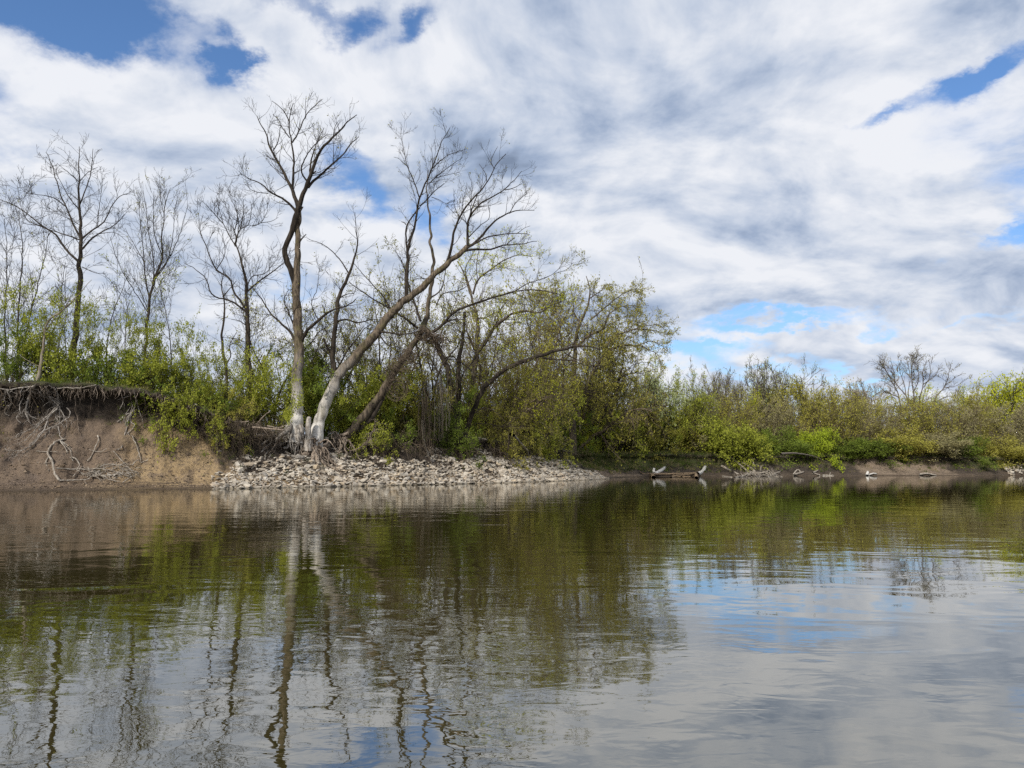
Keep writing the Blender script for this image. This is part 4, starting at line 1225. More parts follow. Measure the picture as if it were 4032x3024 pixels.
# bushes on and behind the lip of the near bank, left to right
NEAR = [
    ('saplings', 20, 800, 590, 130, 42.5, 'twig', 'leaf_fresh', 'leafy saplings crowding the left end of the high bank'),
    ('bush', 25, 800, 690, 120, 41.2, 'twig', 'leaf_dark', 'dark green shrub hanging over the roots at the picture edge'),
    ('bush', 95, 810, 640, 130, 41.8, 'twig', 'leaf_fresh', 'green shrub behind the small trunk whose roots are washed bare'),
    ('saplings', 140, 800, 610, 110, 43.8, 'twig', 'leaf_fresh', 'leafy saplings left of the straight trunk of the wide fan tree'),
    ('low_bush', 160, 810, 735, 100, 41.5, 'twig', 'leaf_fresh', 'low green shrub at the foot of the wide fan tree'),
    ('saplings', 225, 800, 640, 120, 43.5, 'twig', 'leaf_fresh', 'thin leafing stems with sky showing through, right of the wide fan tree'),
    ('low_bush', 235, 810, 752, 110, 41.2, 'twig', 'leaf_dark', 'low shrub on the grassy lip over the bare clay'),
    ('saplings', 295, 805, 690, 110, 43.0, 'twig', 'leaf_fresh', 'leafing stems around the foot of the slender tree'),
    ('bush', 345, 830, 690, 120, 42.2, 'twig', 'leaf_fresh', 'rounded green shrub right of the slender tree'),
    ('low_bush', 330, 850, 775, 95, 41.0, 'twig', 'leaf_fresh', 'green shrub ending the bare stretch of bank lip'),
    ('droop_bush', 385, 925, 838, 105, 40.9, 'twig', 'leaf_fresh', 'bright green shrub drooping down the clay face'),
    ('bush', 400, 880, 765, 110, 42.0, 'twig', 'leaf_fresh', 'green shrub above the drooping one'),
    ('saplings', 440, 880, 690, 110, 44.5, 'twig', 'leaf_fresh', 'loose leafing stems behind the shrubs where the bank steps down'),
    ('bush', 470, 900, 745, 130, 43.0, 'twig', 'leaf_fresh', 'green shrub at the foot of the crooked dark tree'),
    ('twig_bush', 500, 930, 820, 120, 42.6, 'twig_brown', 'leaf_olive', 'brown twiggy shrub on the sloping bank top'),
    ('bush', 535, 900, 765, 130, 45.2, 'twig', 'leaf_fresh', 'green shrub right of the trunk of the rounded bare tree'),
    ('bush', 590, 920, 770, 130, 46.0, 'twig', 'leaf_fresh', 'dense green shrub left of the tallest tree'),
    ('twig_bush', 575, 930, 850, 110, 44.2, 'twig_brown', 'leaf_olive', 'brown brushy shrub left of the bleached trunk'),
    ('bush', 690, 920, 780, 110, 48.8, 'twig', 'leaf_fresh', 'green shrub seen between the two bleached trunks'),
    ('bush', 690, 920, 735, 100, 50.5, 'twig', 'leaf_dark', 'darker shrub rising behind the gap between the bleached trunks'),
    ('bush', 760, 925, 790, 130, 49.6, 'twig', 'leaf_fresh', 'green shrub under the leaning trunk'),
    ('bush', 830, 935, 785, 140, 50.6, 'twig', 'leaf_fresh', 'bright green shrub between the leaning tree and the vine covered tree'),
    ('low_bush', 745, 950, 870, 90, 48.3, 'twig', 'leaf_fresh', 'low yellowish shrub beside the foot of the leaning tree'),
    ('bush', 895, 940, 785, 140, 52.6, 'twig', 'leaf_olive', 'olive shrub behind the vine covered trunk'),
    ('bush', 940, 945, 800, 130, 54.5, 'twig', 'leaf_dark', 'dark green shrub left of the dark twin trunks'),
    ('twig_bush', 905, 960, 850, 120, 50.6, 'twig_brown', 'leaf_olive', 'brown brush below the vine covered trunk'),
    ('bush', 1010, 950, 800, 120, 58.0, 'twig', 'leaf_fresh', 'green shrub behind the dark twin trunks'),
    ('twig_bush', 1075, 960, 810, 150, 56.5, 'twig_brown', 'leaf_olive', 'arching olive brown bush right of the dark twin trunks'),
    ('twig_bush', 1130, 975, 830, 130, 57.5, 'twig_pale', 'leaf_olive', 'arching pale twigged bush trailing towards the rocks'),
    ('bush', 1120, 960, 785, 120, 61.5, 'twig_brown', 'leaf_olive', 'olive shrub under the low limb reaching right'),
    ('bush', 1170, 975, 800, 120, 64.0, 'twig', 'leaf_fresh', 'green shrub in front of the broad leafy tree'),
    ('bush', 1215, 985, 850, 120, 64.5, 'twig', 'leaf_dark', 'dark green shrub at the foot of the broad leafy tree'),
    ('droop_bush', 1165, 975, 880, 90, 60.8, 'twig', 'leaf_fresh', 'drooping green shrub over the end of the rock slope'),
    ('bush', 1265, 985, 835, 110, 96.0, 'twig', 'leaf_olive', 'green shrub right of the broad leafy tree'),
    ('bush', 1250, 990, 880, 90, 68.0, 'twig', 'leaf_yellow', 'small yellow green shrub at the right foot of the broad leafy tree'),
    ('droop_bush', 1310, 960, 870, 90, 74.0, 'twig', 'leaf_fresh', 'green shrub hanging over the grassy corner of the bank'),
    ('bush', 1330, 985, 800, 130, 78.0, 'twig', 'leaf_olive', 'tall olive shrub behind the grassy corner'),
    ('bush', 1375, 1000, 905, 100, 95.0, 'twig', 'leaf_fresh', 'yellow green shrub just past the grassy corner'),
    ('bush', 1385, 985, 860, 120, 84.0, 'twig', 'leaf_olive', 'olive shrub under the drooping side of the broad leafy tree'),
    ('bush', 1150, 950, 740, 110, 68.0, 'twig', 'leaf_olive', 'sparse olive bush behind the low limb'),
    ('saplings', 1300, 960, 730, 130, 76.0, 'twig', 'leaf_olive', 'tall leafing stems behind the right side of the broad leafy tree'),
    ('saplings', 1375, 960, 830, 120, 86.0, 'twig', 'leaf_olive', 'leafing stems where the near bank meets the far bank'),
]
for kn, X, yb, yt, W, Y, wd, lf, lab in NEAR:
    plant_px(kn, X, yb, yt, W, Y, wd, lf, lab)

NEAR2 = [
    ('droop_bush', 335, 872, 800, 130, 0, 'twig', 'leaf_dark', 'dark shrub spilling over the end of the bare lip'),
    ('droop_bush', 372, 905, 828, 140, 0, 'twig', 'leaf_fresh', 'green shrub spilling over the notch in the bank'),
    ('droop_bush', 425, 915, 838, 150, 0, 'twig', 'leaf_fresh', 'green shrub trailing beside the drooping bright one'),
    ('droop_bush', 470, 905, 835, 150, 0, 'twig', 'leaf_dark', 'dark shrub trailing over the upper clay'),
    ('droop_bush', 500, 905, 845, 120, 0, 'twig_brown', 'leaf_olive', 'olive shrub trailing towards the clay left of the bleached trunks'),
    ('low_bush', 300, 815, 760, 130, 41.4, 'twig', 'leaf_fresh', 'low shrub at the foot of the slender tree'),
    ('droop_bush', 795, 958, 890, 120, 0, 'twig', 'leaf_fresh', 'shrub trailing down the dark bank between the leaning and vine covered trees'),
    ('droop_bush', 860, 965, 890, 130, 0, 'twig', 'leaf_dark', 'dark shrub trailing below the vine covered trunk'),
    ('droop_bush', 985, 970, 905, 120, 0, 'twig', 'leaf_dark', 'dark shrub on the bank beside the twin trunk roots'),
    ('droop_bush', 1080, 985, 905, 140, 0, 'twig_brown', 'leaf_olive', 'olive shrub trailing over the far half of the dark bank'),
    ('low_bush', 900, 950, 880, 130, 53.5, 'twig', 'leaf_dark', 'low dark shrub between vines and vine covered trunk'),
]
for kn, X, yb, yt, W, Y, wd, lf, lab in NEAR2:
    plant_px(kn, X, yb, yt, W, Y, wd, lf, lab)
for j, (X, yb, yt, W, lab) in enumerate([
    (350, 905, 850, 110, 'dead twigs under the shrub at the end of the bare lip'), (405, 945, 890, 110, 'dead twigs hanging on the clay below the drooping bright shrub'),
    (520, 940, 885, 120, 'brown brush on the clay below the olive trailing shrub'), (455, 935, 880, 130, 'brown brush hanging over the highest orange clay'), (985, 990, 935, 110, 'brown brush round the twin trunk roots'),
    (800, 975, 925, 90, 'brown brush above the rocks right of the leaning tree')]):
    plant_px('dead_brush', X, yb, yt, W, 0, 'twig_brown', 'leaf_olive', lab, 'brush', 'dead_brush')
MID = [
    ('mid_tree', 815, 930, 650, 120, 60, 'twig_brown', 'leaf_olive', 'olive brown tree under the arch of the leaning trunk'),
    ('mid_tree', 895, 940, 680, 120, 57, 'twig_brown', 'leaf_bud', 'twiggy tree behind the lower trunk with vines'),
    ('mid_tree', 975, 945, 720, 120, 63, 'twig_brown', 'leaf_bud', 'twiggy low tree behind the dark twin trunks'),
    ('mid_tree', 1050, 950, 700, 120, 67, 'twig_brown', 'leaf_olive', 'olive tree under the long arching limb'),
    ('mid_tree', 1235, 960, 690, 120, 84, 'twig_brown', 'leaf_olive', 'olive tree standing behind the stems of the broad leafy tree'),
    ('mid_tree', 1100, 955, 690, 120, 66, 'twig_brown', 'leaf_yellow', 'yellowish tree over the low limb reaching right'),
    ('mid_tree', 775, 930, 690, 110, 56, 'twig', 'leaf_bud', 'small budding tree behind the leaning trunk'),
    ('mid_tree', 850, 930, 560, 130, 58, 'twig', 'leaf_bud', 'budding tree behind the vine covered crown, left of its vertical stem'),
    ('mid_tree', 930, 940, 600, 130, 60, 'twig', 'leaf_bud', 'budding tree behind the knot of brown vines'),
    ('mid_tree', 1010, 945, 640, 120, 66, 'twig_brown', 'leaf_olive', 'olive tree behind the snapped dark trunk'),
    ('mid_tree', 1085, 950, 590, 130, 70, 'twig_brown', 'leaf_bud', 'brown budding tree behind the long low limb'),
    ('mid_tree', 1140, 960, 620, 120, 74, 'twig_brown', 'leaf_olive', 'brown and olive tree left of the broad leafy tree'),
    ('mid_tree', 1200, 960, 600, 120, 86, 'twig', 'leaf_olive', 'olive tree just behind the left side of the broad leafy tree'),
    ('mid_tree', 1270, 970, 610, 120, 87, 'twig', 'leaf_olive', 'olive tree behind the crown of the broad leafy tree'),
    ('mid_tree', 1325, 970, 705, 120, 90, 'twig', 'leaf_yellow', 'yellowish tree behind the right side of the broad leafy tree'),
    ('mid_tree', 1365, 975, 790, 130, 93, 'twig', 'leaf_olive', 'olive tree below the drooping twigs of the broad leafy tree'),
    ('mid_tree', 590, 920, 640, 110, 52, 'twig', 'leaf_bud', 'small budding tree between the rounded bare tree and the tallest tree'),
    ('mid_tree', 700, 920, 640, 90, 54, 'twig', 'leaf_bud', 'small budding tree behind the gap between the bleached trunks'),
]
for kn, X, yb, yt, W, Y, wd, lf, lab in MID:
    plant_px(kn, X, yb, yt, W, Y, wd, lf, lab, 'tree', 'budding_tree')

# dead brush hanging from the edge of the bank
for j, (X, yb, yt, W, Y, lab) in enumerate([
    (440, 905, 868, 100, 42.3, 'dead brown brush hanging beside the drooping green shrub'), (490, 915, 870, 110, 42.6, 'tangle of dead brown twigs over the notch in the bank'),
    (545, 925, 880, 110, 43.3, 'dead brush at the step left of the tallest tree'), (600, 930, 885, 70, 44.6, 'dead twigs against the left side of the bleached trunk'),
    (850, 965, 905, 100, 48.5, 'brown brush under the vine covered trunk'), (930, 975, 915, 110, 50.8, 'brown brush on the dark bank left of the twin trunks'),
    (1060, 985, 925, 110, 53.4, 'brown brush right of the twin trunk roots'), (1130, 990, 935, 100, 57.2, 'brown brush above the far half of the rocks'),
    (1190, 995, 945, 90, 62.0, 'brown brush over the thin end of the rocks'), (40, 850, 800, 110, 39.6, 'dry grass and twigs hanging from the left lip')]):
    plant_px('dead_brush', X, yb, yt, W, Y, 'twig_brown', 'leaf_olive', lab, 'brush', 'dead_brush', snap=True)

# the far bank
FAR = [
    ('far_round', 1440, 965, 788, 120, 92, 'twig', 'leaf_pale', 'pale green leafing tree behind the end of the near bank', 'tree'),
    ('far_round', 1478, 965, 822, 100, 94, 'twig', 'leaf_fresh', 'bright green tree at the left end of the far bank', 'tree'),
    ('far_bush', 1425, 985, 880, 100, 99, 'twig', 'leaf_fresh', 'green bush at the left end of the far bank', 'shrub'),
    ('far_bush', 1470, 995, 900, 100, 99.5, 'twig_brown', 'leaf_olive', 'brown green bush above the white forked driftwood', 'shrub'),
    ('far_bare', 1537, 960, 794, 66, 110, 'twig_far', 'leaf_bud', 'dark bare tree left of the slim greenish one', 'tree'),
    ('far_bare', 1589, 960, 803, 44, 112, 'twig_brown', 'leaf_pale', 'slim tree with pale new leaves', 'tree'),
    ('far_bare', 1656, 960, 775, 92, 112, 'twig_far', 'leaf_pale', 'tall bare topped tree with a straight dark trunk', 'tree'),
    ('far_bare', 1722, 960, 786, 70, 113, 'twig_far', 'leaf_pale', 'bare topped tree just right of the one with the straight dark trunk', 'tree'),
    ('far_round', 1732, 975, 832, 110, 108, 'twig', 'leaf_olive', 'round olive green tree under the two bare tops', 'tree'),
    ('far_round', 1612, 965, 846, 70, 111, 'twig', 'leaf_yellow', 'small yellow green tree between the slim and the tall tree', 'tree'),
    ('far_willow', 1520, 975, 860, 100, 100, 'twig_brown', 'leaf_fresh', 'loose green willow below the dark bare tree', 'tree'),
    ('far_willow', 1585, 975, 868, 100, 102, 'twig_brown', 'leaf_olive', 'olive willow behind the big green bush', 'tree'),
    ('far_bush', 1565, 995, 912, 150, 97.5, 'twig', 'leaf_fresh', 'biggest bright green bush on the far bank', 'shrub'),
    ('far_bush', 1500, 995, 915, 90, 96, 'twig_brown', 'leaf_grey', 'grey brown bush left of the biggest green bush', 'shrub'),
    ('far_bush', 1610, 1005, 935, 90, 97.8, 'twig', 'leaf_fresh', 'green bush hanging over the driftwood tangle', 'shrub'),
    ('far_willow', 1660, 980, 870, 110, 103, 'twig_brown', 'leaf_grey', 'grey brown willow below the tall bare topped tree', 'tree'),
    ('far_bush', 1690, 995, 925, 110, 99.5, 'twig', 'leaf_dark', 'dark green bush left of the vivid yellow bush', 'shrub'),
    ('far_bush', 1775, 1000, 926, 92, 98.8, 'twig', 'leaf_lime', 'vivid yellow green bush', 'shrub'),
    ('far_willow', 1770, 980, 858, 90, 104, 'twig_brown', 'leaf_olive', 'olive willow behind the vivid yellow bush', 'tree'),
    ('far_willow', 1818, 980, 848, 110, 103, 'twig_brown', 'leaf_olive', 'olive willow with a dark slanting trunk, right of the vivid yellow bush', 'tree'),
    ('far_bare', 1844, 960, 829, 90, 135, 'twig_pale', 'leaf_beige', 'pale beige bare tree, left one of the distant pair', 'tree'),
    ('far_bare', 1886, 960, 816, 96, 136, 'twig_pale', 'leaf_beige', 'pale beige bare tree, right one of the distant pair', 'tree'),
    ('far_willow', 1885, 980, 880, 120, 102, 'twig_brown', 'leaf_grey', 'grey willow below the distant beige pair', 'tree'),
    ('far_bush', 1885, 1000, 948, 130, 99.5, 'twig', 'leaf_dark', 'wide dark green bush above the tan clay ledge', 'shrub'),
    ('far_bush', 1830, 1000, 945, 90, 99.2, 'twig', 'leaf_dark', 'dark green bush just right of the vivid yellow bush', 'shrub'),
    ('far_round', 1962, 965, 853, 170, 124, 'twig', 'leaf_yellow', 'yellow green tree behind the fan shaped tree', 'tree'),
    ('far_willow', 1945, 980, 873, 120, 105, 'twig_brown', 'leaf_olive', 'olive willow left of the foot of the fan shaped tree', 'tree'),
    ('far_willow', 2000, 980, 876, 120, 105, 'twig_brown', 'leaf_olive', 'olive willow in front of the fan shaped tree', 'tree'),
    ('far_bush', 1955, 1000, 925, 110, 101, 'twig_brown', 'leaf_olive', 'olive bush below the fan shaped tree', 'shrub'),
    ('far_bush', 2030, 1000, 935, 110, 100.5, 'twig_pale', 'leaf_grey', 'grey brown bush leaning over the bank below the fan shaped tree', 'shrub'),
    ('far_willow', 2055, 980, 880, 120, 106, 'twig_brown', 'leaf_grey', 'grey olive willow right of the fan shaped tree', 'tree'),
    ('far_round', 2086, 970, 840, 90, 116, 'twig_brown', 'leaf_olive', 'loose olive tree right of the fan shaped tree', 'tree'),
    ('far_willow', 2110, 985, 885, 110, 105, 'twig_brown', 'leaf_olive', 'olive brown willow second from the right edge', 'tree'),
    ('far_round', 2150, 970, 836, 110, 118, 'twig', 'leaf_yellow', 'yellow green tree before the right edge', 'tree'),
    ('far_round', 2205, 970, 818, 110, 116, 'twig', 'leaf_yellow', 'yellow green tree cut by the right edge', 'tree'),
    ('far_willow', 2170, 985, 890, 120, 104, 'twig_pale', 'leaf_grey', 'pale brown willow near the right edge', 'tree'),
    ('far_willow', 2225, 985, 880, 110, 103, 'twig_brown', 'leaf_grey', 'reddish brown willow cut by the right edge', 'tree'),
    ('far_bush', 2090, 995, 945, 110, 102, 'twig_brown', 'leaf_dark', 'dark bush at the bare grassy part of the far bank', 'shrub'),
    ('far_bush', 2165, 995, 945, 120, 103, 'twig_brown', 'leaf_olive', 'low olive bush above the bare grassy part of the far bank', 'shrub'),
    ('far_bush', 2235, 995, 930, 110, 103, 'twig_brown', 'leaf_grey', 'brown bush at the right edge above the small rock heap', 'shrub'),
    ('far_round', 1505, 965, 845, 100, 113, 'twig_far', 'leaf_pale', 'pale green crown behind the loose green willow', 'tree'),
    ('far_round', 1560, 965, 858, 90, 115, 'twig_far', 'leaf_olive', 'olive crown under the dark bare tree', 'tree'),
    ('far_round', 1640, 965, 862, 100, 116, 'twig_far', 'leaf_fresh', 'light green crown at the foot of the tall bare topped tree', 'tree'),
    ('far_round', 1690, 968, 850, 100, 117, 'twig_far', 'leaf_olive', 'olive crown between the tall tree and the round olive tree', 'tree'),
    ('far_round', 1785, 968, 862, 100, 116, 'twig_far', 'leaf_yellow', 'yellowish crown left of the slanting trunk willow', 'tree'),
    ('far_round', 1860, 970, 875, 110, 118, 'twig_far', 'leaf_olive', 'olive crown at the foot of the distant beige pair', 'tree'),
    ('far_round', 2050, 970, 862, 110, 122, 'twig_far', 'leaf_pale', 'pale green crown right of the foot of the fan shaped tree', 'tree'),
    ('far_round', 2120, 970, 852, 110, 121, 'twig_far', 'leaf_yellow', 'yellow green crown behind the loose olive tree', 'tree'),
    ('far_round', 2185, 970, 835, 120, 123, 'twig_far', 'leaf_yellow', 'yellow green crown between the two trees at the right edge', 'tree'),
    ('far_round', 1300, 965, 760, 120, 100, 'twig_brown', 'leaf_olive', 'tree glimpsed through the broad leafy tree', 'tree'),
    ('far_round', 1385, 965, 815, 110, 98, 'twig_brown', 'leaf_olive', 'olive tree behind the drooping twigs of the broad leafy tree', 'tree'),
    ('far_willow', 1240, 960, 815, 110, 92, 'twig_brown', 'leaf_grey', 'brown thicket tree behind the trunks of the broad leafy tree', 'tree'),
    ('far_willow', 1160, 955, 820, 120, 84, 'twig_brown', 'leaf_grey', 'brown thicket tree behind the mossy tree', 'tree'),
]
for kn, X, yb, yt, W, Y, wd, lf, lab, cat in FAR:
    plant_px(kn, X, yb, yt, W, Y, wd, lf, lab, cat)

# thicket behind everything that nobody could count
def thicket(name, spots, kn, wood, leaf, label):
    w_, l_ = MB(), MB()
    base = np.array([*spots[0][:2], 0.0])
    for x, y, h, s in spots:
        wm, lm, top, half = random.choice(KIND[kn])
        a = random.uniform(0, 6.28); z = ground_z(x, y)
        Rm = np.array([[math.cos(a), -math.sin(a), 0], [math.sin(a), math.cos(a), 0], [0, 0, 1]])
        for me, b in ((wm, w_), (lm, l_)):
            n = len(me.vertices); V = np.empty(n * 3, np.float32); me.vertices.foreach_get('co', V)
            V = V.reshape(-1, 3)
            V = V @ Rm.T * np.array([s, s, h / top]) + np.array([x, y, z]) - base
            Q = np.empty(len(me.loops), np.int32); me.loops.foreach_get('vertex_index', Q)
            tn = np.empty(n, np.float32); me.attributes['tint'].data.foreach_get('value', tn)
            b.add(V, Q.reshape(-1, 4), None, tn)
    e = empty(name, tuple(base), label, 'thicket')
    tag(e, kind='stuff')
    o = w_.build('stems', M[wood], e); tag(o, kind='stuff')
    o = l_.build('leaves', M[leaf], e); tag(o, kind='stuff')


def along(s0, s1, step, o0, o1, h0, h1, s=1.0):
    out = []
    v = s0
    while v < s1:
        x, y = frame_on_slope(v, random.uniform(o0, o1))
        out.append((x, y, random.uniform(h0, h1), s * random.uniform(.8, 1.2)))
        v += step * random.uniform(.7, 1.3)
    return out


thicket('thicket', along(s_near(-15, 42), s_near(9, 75), 1.9, 9, 15, 2.4, 3.6, 1.2), 'bush', 'twig_brown', 'leaf_olive', 'dim undergrowth behind the trees of the near bank')
thicket('thicket', along(s_near(-30, 34), s_near(-17, 41), 2.2, 8, 13, 1.3, 2.4, 1.0), 'bush', 'twig', 'leaf_fresh', 'undergrowth behind the saplings on the high bank')
thicket('thicket', along(s_near(10, 80), s_near(74, 100), 2.6, 10, 20, 3.4, 5.0, 1.2), 'far_bush', 'twig_brown', 'leaf_olive', 'undergrowth between the trees of the far bank')


# ------------------------------------------------------------------ exposed roots
def trace(spec, off0=.12, off1=.12, n=None, Y=None, jit=.012):
    """a line traced on the bank face, as world points"""
    crop, pts = None, []
    for e in spec:
        if isinstance(e, str): crop = e
        else: pts.append((crop, *e))
    m = len(pts)
    W = []
    for i, p in enumerate(pts):
        f = i / (m - 1)
        off = off0 + (off1 - off0) * f + random.uniform(-.03, .05)
        q = on_bank(*p, off=max(off, .02))
        if Y is not None:
            q2 = at(*p, Y)
            k = f ** .8
            q = at(*p, q2[1] * (1 - k) + q[1] * k)
        W.append(q)
    W = np.array(W)
    # no jumps in depth from one point to the next
    for _ in range(2):
        if m > 2:
            yy = (W[:-2, 1] + W[1:-1, 1] + W[2:, 1]) / 3
            cc = np.array([0, 0, CAMH])
            W[1:-1] = cc + (W[1:-1] - cc) * (yy / W[1:-1, 1])[:, None]
    n = n or max(8, m * 3)
    P_ = resample(W, n)
    P_[1:-1] += rng.normal(size=(n - 2, 3)) * jit
    return P_


def rw(P_, r0, r1):
    """radii given in crop px (0.3617 scale) at the depth of the line"""
    s_ = .3617 * P_[:, 1].mean() / PX * 1.5
    return (r0 + (r1 - r0) * np.linspace(0, 1, len(P_)) ** .8) * s_


def root_set(parent, base, specs, mat, Y=None, off0=.25, off1=.05, fine=(5, .45), fine_mat=None, name='root'):
    Ps = []
    for spec, a, b in specs:
        P_ = trace(spec, off0, off1, Y=Y)
        R_ = rw(P_, a, b)
        m_ = MB(); tubes(m_, P_, R_, 8 if a > 8 else 6, None, cap=True)
        m_.build(name, M[mat], parent, origin=base)
        Ps.append((resample(P_, 12), np.interp(np.linspace(0, 1, 12), np.linspace(0, 1, len(R_)), R_)))
    if fine:
        A_, B_ = np.array([p[0] for p in Ps]), np.array([p[1] for p in Ps])
        c_ = spawn(A_, B_, fine[0], 7, 55, fine[1], .08, .45, -.9, .30, tmin=.15, rmin=.006, rmax=.02)
        c2 = spawn(c_[0], c_[1], 4, 5, 50, fine[1] * .45, .1, .6, -.9, .30, tmin=.2, rmin=.005, rmax=.010)
        m_ = MB(); tubes(m_, *c_, 4); tubes(m_, *c2, 3)
        o = m_.build('fine_roots', M[fine_mat or mat], parent, origin=base)
        tag(o, kind='stuff')


objs = {o.name: o for o in bpy.data.objects if o.parent is None}
ta, tb, tcv, td = objs['tall_forked_tree'], objs['leaning_tree'], objs['vine_covered_tree'], objs['dark_trunk_tree']
root_set(ta, np.array(ta.location), [
    (['c7', (690, 470), (640, 540), (570, 590), (520, 650), (500, 740)], 24, 8), (['c7', (660, 500), (580, 555), (500, 590), (430, 640), (360, 690)], 20, 5),
    (['c7', (650, 640), (560, 690), (470, 688), (400, 720), (358, 775)], 14, 4), (['c7', (530, 690), (480, 750), (445, 820), (425, 870)], 9, 4),
    (['c7', (520, 700), (495, 790), (500, 870), (512, 908)], 9, 3), (['c7', (560, 640), (470, 730), (410, 790), (395, 850)], 7, 3),
    (['c7', (705, 540), (690, 640), (640, 720), (600, 730)], 24, 10), (['c7', (740, 500), (760, 600), (740, 690), (700, 760), (760, 790), (820, 760)], 30, 14),
    (['c7', (780, 480), (800, 560), (815, 640), (880, 700), (900, 760)], 20, 10), (['c7', (590, 560), (500, 545), (420, 520), (280, 500)], 9, 3),
    (['c7', (620, 600), (520, 610), (400, 590), (280, 580)], 8, 3), (['c7', (640, 600), (560, 660), (520, 630), (440, 690), (380, 740)], 8, 3)],
    'root_grey', Y=48.0, off0=.5, off1=.25, fine=(9, .4), fine_mat='root')
root_set(tb, np.array(tb.location), [
    (['c7', (950, 700), (975, 770), (1030, 810), (1085, 800), (1060, 840)], 22, 8), (['c7', (940, 720), (925, 820), (905, 900), (960, 980), (1000, 1040)], 24, 6),
    (['c7', (955, 740), (965, 850), (975, 950), (1040, 1050)], 20, 6), (['c7', (920, 740), (850, 800), (780, 880), (710, 920), (660, 955)], 24, 6),
    (['c7', (965, 700), (1020, 740), (1090, 780), (1100, 860), (1180, 920)], 16, 5), (['c7', (900, 740), (850, 770), (790, 850), (830, 900)], 20, 10),
    (['c7', (960, 760), (1010, 860), (1080, 960), (1170, 1040)], 12, 4), (['c7', (930, 780), (880, 880), (850, 930), (770, 960)], 12, 4),
    (['c7', (960, 800), (1060, 900), (1160, 960), (1250, 1020)], 8, 3), (['c7', (950, 620), (900, 680), (870, 740), (800, 780), (730, 780)], 22, 12),
    (['c7', (940, 820), (945, 900), (930, 960), (950, 1010)], 12, 4)],
    'root', Y=48.3, off0=.5, off1=.15, fine=(11, .45))
root_set(tcv, np.array(tcv.location), [
    (['c7', (1310, 570), (1220, 590), (1140, 610), (1085, 660)], 14, 4), (['c7', (1270, 620), (1240, 700), (1210, 770), (1200, 830)], 14, 4),
    (['c7', (1290, 640), (1260, 720), (1290, 800), (1250, 880)], 10, 3), (['c7', (1240, 640), (1160, 690), (1180, 760)], 8, 3),
    (['c7', (1300, 640), (1360, 720), (1400, 800), (1440, 880)], 8, 3), (['c7', (1220, 640), (1120, 640), (1100, 700)], 8, 3),
    (['c7', (1320, 760), (1400, 740), (1480, 690), (1560, 580), (1600, 440)], 5, 4)], 'root', Y=50.6, off0=.3, off1=.1, fine=(9, .4))
root_set(td, np.array(td.location), [
    (['c8', (520, 600), (460, 612), (400, 645), (360, 655)], 10, 4), (['c8', (530, 620), (480, 655), (410, 668)], 9, 4), (['c8', (560, 610), (560, 660), (520, 690), (470, 690)], 9, 4),
    (['c8', (600, 600), (670, 630), (715, 670), (700, 720), (745, 785)], 9, 3), (['c8', (590, 620), (575, 700), (600, 780), (660, 785)], 8, 3),
    (['c8', (640, 640), (700, 700), (780, 760), (840, 830)], 7, 3), (['c8', (540, 640), (510, 720), (515, 790)], 6, 3), (['c8', (450, 640), (380, 700), (330, 780), (400, 760)], 6, 2),
    (['c8', (120, 700), (60, 660), (0, 670)], 9, 5)], 'root', Y=58.6, off0=.3, off1=.1, fine=(9, .5))

st = Tree(48.0)
st.limb(['c7', (868, 760), (872, 640), (862, 540), (868, 450), (880, 395)], 0, r=[50, 42, 36, 34, 24], n=12, cls='t', dY=0)
finish(st, 'broken_stump', 'short jagged grey stump wedged between the two bleached trunks', 'stump', ('root_grey', 'twig'), rootball=True, lump=.16)

# roots spreading from the feet of the two bleached trees
def skirt(parent, foot, n, r0, ln, mat):
    base = np.array(parent.location)
    for q in range(n):
        a = random.uniform(-2.9, .3) if random.random() < .8 else random.uniform(0, 3.1)
        d = np.array([math.cos(a), math.sin(a), random.uniform(-.15, .25)])
        p = foot + np.array([random.uniform(-.18, .18), random.uniform(-.15, .15), random.uniform(-.2, .35)])
        L_ = ln * random.uniform(.5, 1.2); pts = [p]
        for i in range(9):
            d = nrm(d + np.array([0, 0, -.17 if i < 4 else -.34]) + rng.normal(size=3) * .27)
            p = p + d * L_ / 9
            gz = ground_z(p[0], p[1]) + .05
            if p[2] < gz: p = np.array([p[0], p[1], gz])
            pts.append(p)
        P_ = resample(np.array(pts), 20)
        m_ = MB(); tubes(m_, P_, r0 * random.uniform(.5, 1.1) * (1 - .85 * np.linspace(0, 1, 20) ** .7), 7, None, cap=True)
        m_.build('root', M[mat], parent, origin=base)


fa, fb = at('c7', 706, 620, 48.2), at('c7', 950, 740, 48.6)
skirt(ta, fa, 30, .12, 1.7, 'root_grey')
skirt(ta, at('c7', 600, 640, 47.9), 22, .09, 1.5, 'root_grey')
skirt(ta, at('c7', 480, 650, 47.4), 16, .06, 1.2, 'root')
skirt(tb, fb, 30, .12, 1.7, 'root')
skirt(tb, at('c7', 830, 740, 48.3), 18, .10, 1.2, 'root')
skirt(tcv, np.array(tcv.location) + np.array([0, -.2, .35]), 20, .08, 1.4, 'root')
skirt(td, at('c8', 545, 610, 58.8), 22, .09, 1.7, 'root')

